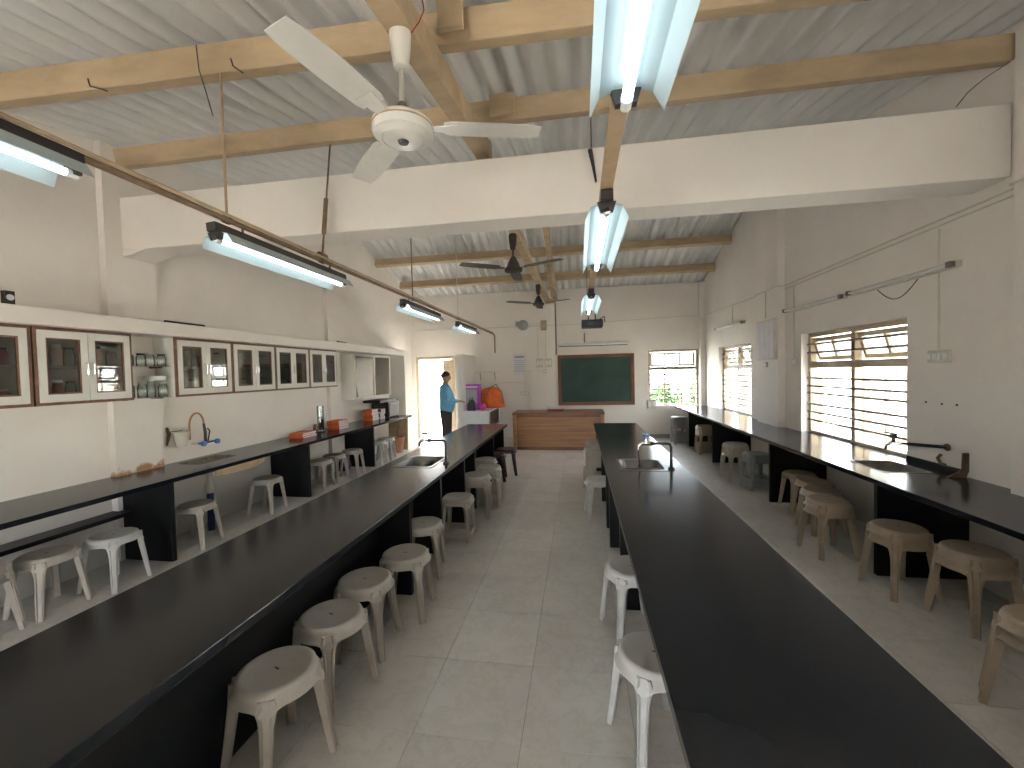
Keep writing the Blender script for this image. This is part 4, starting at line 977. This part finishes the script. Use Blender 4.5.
conduit('left of two thin drops to the pillar switchboards', [(-1.0, YF - .07, 2.78), (-1.0, YF - .07, 1.98)], .007)
conduit('right of two thin drops to the pillar switchboards', [(-.80, YF - .07, 2.78), (-.80, YF - .07, 2.02)], .007)
switchboard('left switchboard of the pair beside the chalkboard', 1, (-.96, YF - .06, 1.91), .17, .22, .05, 2)
switchboard('right switchboard of the pair beside the chalkboard', 1, (-.74, YF - .06, 1.91), .17, .22, .05, 2)
switchboard('small socket under the pair of switchboards', 1, (-.84, YF - .06, 1.70), .10, .10, .04, 1)
switchboard('small socket low on the end wall left of the pillar', 1, (-1.36, YF, 1.15), .22, .09, .03, 2)
switchboard('beige junction box high on the end wall pillar', 1, (-.84, YF - .06, 2.85), .14, .24, .06, 0, 'batten')
switchboard('beige box beside the end window above the bench', 1, (1.74, YF - .0, .84), .2, .22, .05, 2, 'cream_plastic')
o = thing('wall_light', 'grey oval bulkhead light high on the end wall', 'light', (-1.37, YF, 2.88))
MB().lathe([(.13, 0), (.13, .02), (.10, .045), (0, .055)], 24, (-1.37, YF, 2.88), rotx(PI / 2)).build('cover', STOOLC['grey'], o, smooth=True)
MB().box(-1.56, -1.49, YF - .03, YF - .001, 2.86, 2.98).build('mount', STOOLC['grey'], o)
o = thing('notice', 'white printed notice sheet on the end wall', 'notice', (-1.48, YF, 1.6))
box1('paper_sheet', M['paper'], o, -1.645, -1.32, YF - .008, YF - .001, 1.62, 2.16)
box1('heading_print', M['print'], o, -1.60, -1.37, YF - .0095, YF - .008, 2.06, 2.10)
for i in range(6): box1('printed_line', M['lilac'], o, -1.61, -1.36, YF - .0095, YF - .008, 1.98 - i * .055, 2.0 - i * .055)
# teacher's desk
o = thing('desk', 'long wooden laminate desk in front of the chalkboard', 'desk', (-.45, 9.2, 0))
dx0, dx1, dy0, dy1, dz = -1.415, .51, 8.87, 9.62, .82
box1('desk_top', M['wood_top'], o, dx0 - .01, dx1 + .01, dy0 - .01, dy1, dz - .05, dz, bevel=.004)
box1('side_panel', M['wood'], o, dx0, dx0 + .07, dy0, dy1 - .02, 0.001, dz - .05, bevel=.003); box1('side_panel', M['wood'], o, dx1 - .07, dx1, dy0, dy1 - .02, .001, dz - .05, bevel=.003)
box1('front_panel', M['wood'], o, dx0 + .07, dx1 - .07, dy0 + .13, dy0 + .155, .07, dz - .11)
box1('apron', M['wood_top'], o, dx0 + .07, dx1 - .07, dy0 + .10, dy0 + .165, dz - .11, dz - .05); box1('plinth', M['wood_top'], o, dx0 + .07, dx1 - .07, dy0 + .11, dy0 + .16, .001, .07)
ZB_, ZB = ZB, dz
books('red and white file on the wooden desk', -.52, 9.30, 2, ['red', 'paper'], .36, .24, .045, group='files on the wooden desk')
ZB = ZB_
# projector
o = thing('projector', 'black projector hung beneath the farthest right tube light', 'projector', (.17, 6.2, 2.3))
pc = P(592, 324, 1, 6.2)
box1('case', M['black'], o, pc.x - .15, pc.x + .15, 6.05, 6.33, pc.z - .055, pc.z + .05, bevel=.012)
MB().lathe([(.04, 0), (.042, .03), (.03, .032), (0, .02)], 16, (pc.x + .08, 6.33, pc.z), rotx(-PI / 2)).build('lens', M['chrome'], o, smooth=True)
for s in (-.05, .05): MB().path([(pc.x + s, 6.2, pc.z + .05), (pc.x + s, 6.2, 2.565)], .012, 8).build('ceiling_mount', M['steel'], o)
MB().path([(pc.x + .1, 6.1, pc.z + .05), (pc.x + .17, 6.1, pc.z + .09), (pc.x + .18, 6.15, pc.z + .02)], .007, 6).build('cable', M['black'], o)
# partition, counter and its things
o = tag(MB().box(-2.765, -2.625, 9.3, YF, 0, 2.14).build('wall_partition', M['plaster']), 'short white partition beside the doorway', kind='structure')
o = thing('counter', 'white counter against the end wall beside the doorway', 'counter', (-2.3, 9.9, 0))
cx0, cx1, cy0, cy1, cz = -2.62, -2.02, 9.22, YF - .01, .83
box1('counter_top', M['white_enamel'], o, cx0, cx1 + .01, cy0 - .01, cy1, cz - .03, cz); box1('end_panel', M['white_enamel'], o, cx0, cx1, cy0, cy0 + .03, 0.001, cz - .03)
box1('back_panel', M['board_frame'], o, cx0, cx0 + .02, cy0 + .03, cy1, .001, cz - .03); box1('side_post', M['white_enamel'], o, cx1 - .03, cx1, cy0 + .03, cy0 + .13, .001, cz - .03)
box1('side_post', M['white_enamel'], o, cx1 - .03, cx1, cy1 - .12, cy1, .001, cz - .03); box1('shelf', M['board_frame'], o, cx0 + .02, cx1 - .04, cy0 + .03, cy1, .40, .42)
o = thing('gift_box', 'magenta and lilac box standing on the white counter', 'box', (-2.35, 9.55, cz))
p = P(463, 411, 1, 9.6); q = P(480, 384, 1, 9.6)
box1('carton', M['magenta'], o, p.x, q.x, 9.55, 9.70, cz + .001, q.z, bevel=.004)
box1('window_print', M['lilac'], o, p.x + .07, q.x - .07, 9.546, 9.55, cz + .16, q.z - .12)
box1('title_print', M['paper'], o, p.x + .05, q.x - .05, 9.546, 9.55, q.z - .09, q.z - .045)
tag(MB().lathe([(.0, 0), (.06, .02), (.085, .085), (.06, .15), (0, .17)], 16, (-2.20, 9.42, cz + .001)).build('pink_ball', M['pink'], None, smooth=True), 'pink ball in front of the magenta box', 'ball')
o = thing('orange_bag', 'bright orange cloth bag slumped on the white counter', 'bag', (-2.0, 10.2, cz))
vs, fs = [], []; n, mrow = 24, 10; rr = random.Random(3)
cc = P(492, 397, 1, 10.2)
for j in range(mrow + 1):
    v = j / mrow
    for k in range(n):
        t = 2 * PI * k / n; r = (.30 * (1 - .15 * v) if v < .7 else .30 * .89 * math.sqrt(max(0, 1 - ((v - .7) / .3) ** 2)) + .001) * (1 + .07 * math.sin(3 * t + 5 * v) + .05 * math.sin(7 * t))
        vs.append((cc.x + r * math.cos(t), 10.2 + .7 * r * math.sin(t), cz + .001 + .52 * v))
for j in range(mrow):
    for k in range(n): fs.append((j * n + k, j * n + (k + 1) % n, (j + 1) * n + (k + 1) % n, (j + 1) * n + k))
fs.append(tuple(range(n))[::-1])
MB().add(vs, fs).build('sack', M['orange_cloth'], o, smooth=True, angle=180)
MB().path([(cc.x - .1, 10.0, cz + .3), (cc.x, 9.98, cz + .5), (cc.x + .14, 10.05, cz + .58), (cc.x + .27, 10.1, cz + .35), (cc.x + .29, 10.1, cz + .1)], .014, 8).build('strap', M['steel'], o, smooth=True)
o = thing('black_bag', 'small black bag held on the white counter', 'bag', (-2.48, 9.40, cz))
MB().prism([(-2.55, cz + .001), (-2.35, cz + .001), (-2.37, cz + .20), (-2.45, cz + .27), (-2.53, cz + .16)], 1, 9.32, 9.42).build('pouch', M['black'], o, bevel=.02)
MB().path([(-2.52, 9.37, cz + .16), (-2.49, 9.37, cz + .27), (-2.43, 9.37, cz + .31), (-2.39, 9.37, cz + .2)], .009, 6).build('handle', M['black'], o)
o = thing('glass_shelf', 'small glass shelf on the end wall above the counter', 'shelf', (-2.2, YF, 1.72))
box1('plate', M['jarglass'], o, -2.62, -2.0, YF - .2, YF - .002, 1.71, 1.72)
for xx in (-2.5, -2.12): MB().path([(xx, YF - .002, 1.50), (xx, YF - .1, 1.70)], .008, 6).build('bracket', M['steel'], o)

# ---------------------------------------------------------------- the man by the door
def loft(mb, rings, n=18):
    """rings: (centre, half depth, half width, direction) - ellipses joined into a closed tube"""
    vs, fs = [], []
    cs = [Vector(r[0]) for r in rings]
    for i, (c, a, b) in enumerate(rings):
        d = (cs[min(i + 1, len(cs) - 1)] - cs[max(i - 1, 0)]).normalized()
        side = Vector((0, 1, 0)); side = (side - d * side.dot(d)).normalized(); fw = side.cross(d)
        for k in range(n):
            t = 2 * PI * k / n; vs.append(cs[i] + fw * a * math.cos(t) + side * b * math.sin(t))
    for i in range(len(rings) - 1):
        for k in range(n): fs.append((i * n + k, i * n + (k + 1) % n, (i + 1) * n + (k + 1) % n, (i + 1) * n + k))
    fs.append(tuple(range(n))[::-1]); fs.append(tuple((len(rings) - 1) * n + k for k in range(n)))
    mb.add(vs, fs)
def fused(mb, name, m, parent, vox=.012, sm=4):
    o = mb.build(name, m, parent, world=False, smooth=True, angle=180)
    r = o.modifiers.new('remesh', 'REMESH'); r.mode = 'VOXEL'; r.voxel_size = vox; r.use_smooth_shade = True
    k = o.modifiers.new('smooth', 'SMOOTH'); k.factor = .5; k.iterations = sm
    return o
man = thing('person', 'man in light blue shirt and dark trousers standing by the bright doorway', 'person', (-2.88, 8.80, 0), rz=math.radians(34))
body, shirt, trou = MB(), MB(), MB()
# head: chin to crown, face towards +x
loft(body, [((.045, 0, 1.520), .035, .030), ((.040, 0, 1.535), .062, .050), ((.032, 0, 1.565), .082, .064), ((.022, 0, 1.605), .096, .074), ((.018, 0, 1.65), .102, .078), ((.014, 0, 1.69), .096, .074), ((.010, 0, 1.72), .074, .058), ((.008, 0, 1.738), .035, .028)])
loft(body, [((.105, 0, 1.640), .012, .010), ((.124, 0, 1.615), .016, .014), ((.128, 0, 1.60), .014, .017), ((.112, 0, 1.59), .012, .012)], 10)
loft(body, [((-.005, 0, 1.42), .075, .085), ((.0, 0, 1.48), .060, .060), ((.012, 0, 1.56), .058, .055)])
loft(body, [((.0, 0, .86), .10, .15), ((.02, 0, 1.05), .115, .15), ((.0, 0, 1.30), .115, .165), ((-.01, 0, 1.44), .07, .12)])
loft(shirt, [((.0, 0, .88), .150, .185), ((.03, 0, 1.00), .168, .190), ((.035, 0, 1.12), .168, .190), ((.010, 0, 1.28), .152, .195), ((-.005, 0, 1.40), .105, .175), ((-.002, 0, 1.455), .072, .09), ((.0, 0, 1.485), .066, .066)])
loft(trou, [((-.01, 0, .76), .11, .14), ((-.01, 0, .85), .130, .165), ((.005, 0, .93), .130, .165)])
for s_, n_ in ((-1, 'r'), (1, 'l')):
    sh, el, wr = Vector((-.01, s_ * .185, 1.40)), Vector((-.0, s_ * .245, 1.13)), Vector((.235, s_ * .175, 1.10))
    loft(body, [(sh, .05, .05), (el, .042, .042), (wr, .028, .026)], 12)
    loft(body, [(wr - Vector((.02, 0, 0)), .024, .026), (wr + Vector((.03, 0, -.002)), .018, .036), (wr + Vector((.085, 0, -.008)), .015, .042)], 12)
    for dy, L in ((-.032, .062), (-.011, .076), (.010, .072), (.031, .056)):
        b0 = wr + Vector((.075, dy, -.008)); loft(body, [(b0, .010, .010), (b0 + Vector((L * .6, 0, -.010)), .0095, .0095), (b0 + Vector((L, 0, -.036)), .008, .008)], 8)
    b0 = wr + Vector((.02, -s_ * .03, 0)); loft(body, [(b0, .012, .012), (b0 + Vector((.035, -s_ * .025, -.005)), .011, .011), (b0 + Vector((.065, -s_ * .028, -.018)), .009, .009)], 8)
    loft(shirt, [(Vector((-.005, s_ * .12, 1.41)), .07, .07), (sh, .075, .07), (sh * .5 + el * .5, .068, .066), (el + Vector((-.01, 0, 0)), .062, .06), (el * .55 + wr * .45, .055, .052), (wr - Vector((.03, 0, 0)), .045, .043)], 14)
    hip, kn, an = Vector((0, s_ * .088, .86)), Vector((.01, s_ * .10, .48)), Vector((-.015, s_ * .105, .08))
    loft(body, [(hip, .085, .085), (kn, .055, .055), (an, .04, .04)], 12)
    loft(body, [(an, .04, .038), (an + Vector((.06, 0, -.035)), .03, .04), (an + Vector((.16, 0, -.05)), .02, .04)], 12)
    loft(trou, [(hip, .115, .092), (hip * .5 + kn * .5, .098, .085), (kn, .082, .074), (an + Vector((0, 0, .02)), .070, .066)], 14)
fused(body, 'body', M['skin'], man, .009, 3)
fused(shirt, 'shirt', M['shirt'], man, .014, 4)
fused(trou, 'trousers', M['trousers'], man, .014, 4)
hr = MB(); vs, fs = [], []; n = 20
for j in range(9):
    ph = j / 8 * 1.75
    for k in range(n):
        t = 2 * PI * k / n; front = math.cos(t)
        p_ = min(ph, 1.75 if front < .2 else 1.75 - .85 * (front - .2) / .8)
        vs.append((.012 + .112 * math.sin(p_) * front, .087 * math.sin(p_) * math.sin(t), 1.645 + .104 * math.cos(p_)))
for j in range(8):
    for k in range(n): fs.append((j * n + k, j * n + (k + 1) % n, (j + 1) * n + (k + 1) % n, (j + 1) * n + k))
hr.add(vs, fs).build('hair', M['hair'], man, world=False, smooth=True, angle=180)
for s in (-1, 1):
    MB().lathe([(0, -.012), (.022, -.006), (.024, .004), (0, .010)], 10, (.012, s * .080, 1.62), rotx(PI / 2)).build('ear', M['skin'], man, world=False, smooth=True)
    MB().lathe([(0, -.009), (.009, 0), (0, .009)], 8, (.104, s * .034, 1.638)).build('eye', M['hair'], man, world=False, smooth=True)
    so = MB().lathe([(.0, 0), (.045, .0), (.05, .05), (.03, .09), (0, .095)], 12, (0.0, s * .10, .002)).build('shoe', M['black'], man, world=False, smooth=True)
    so.scale = (2.4, 1, 1); so.location = (.05, 0, 0)
MB().box(.098, .122, -.03, .03, 1.574, 1.585).build('moustache', M['hair'], man, world=False, bevel=.004)
MB().box(.09, .112, -.022, .022, 1.560, 1.566).build('mouth', M['red'], man, world=False)
for o in list(bpy.data.objects):
    if o.name.startswith(('trim_', 'ground')) and 'kind' not in o: o['kind'] = 'structure'
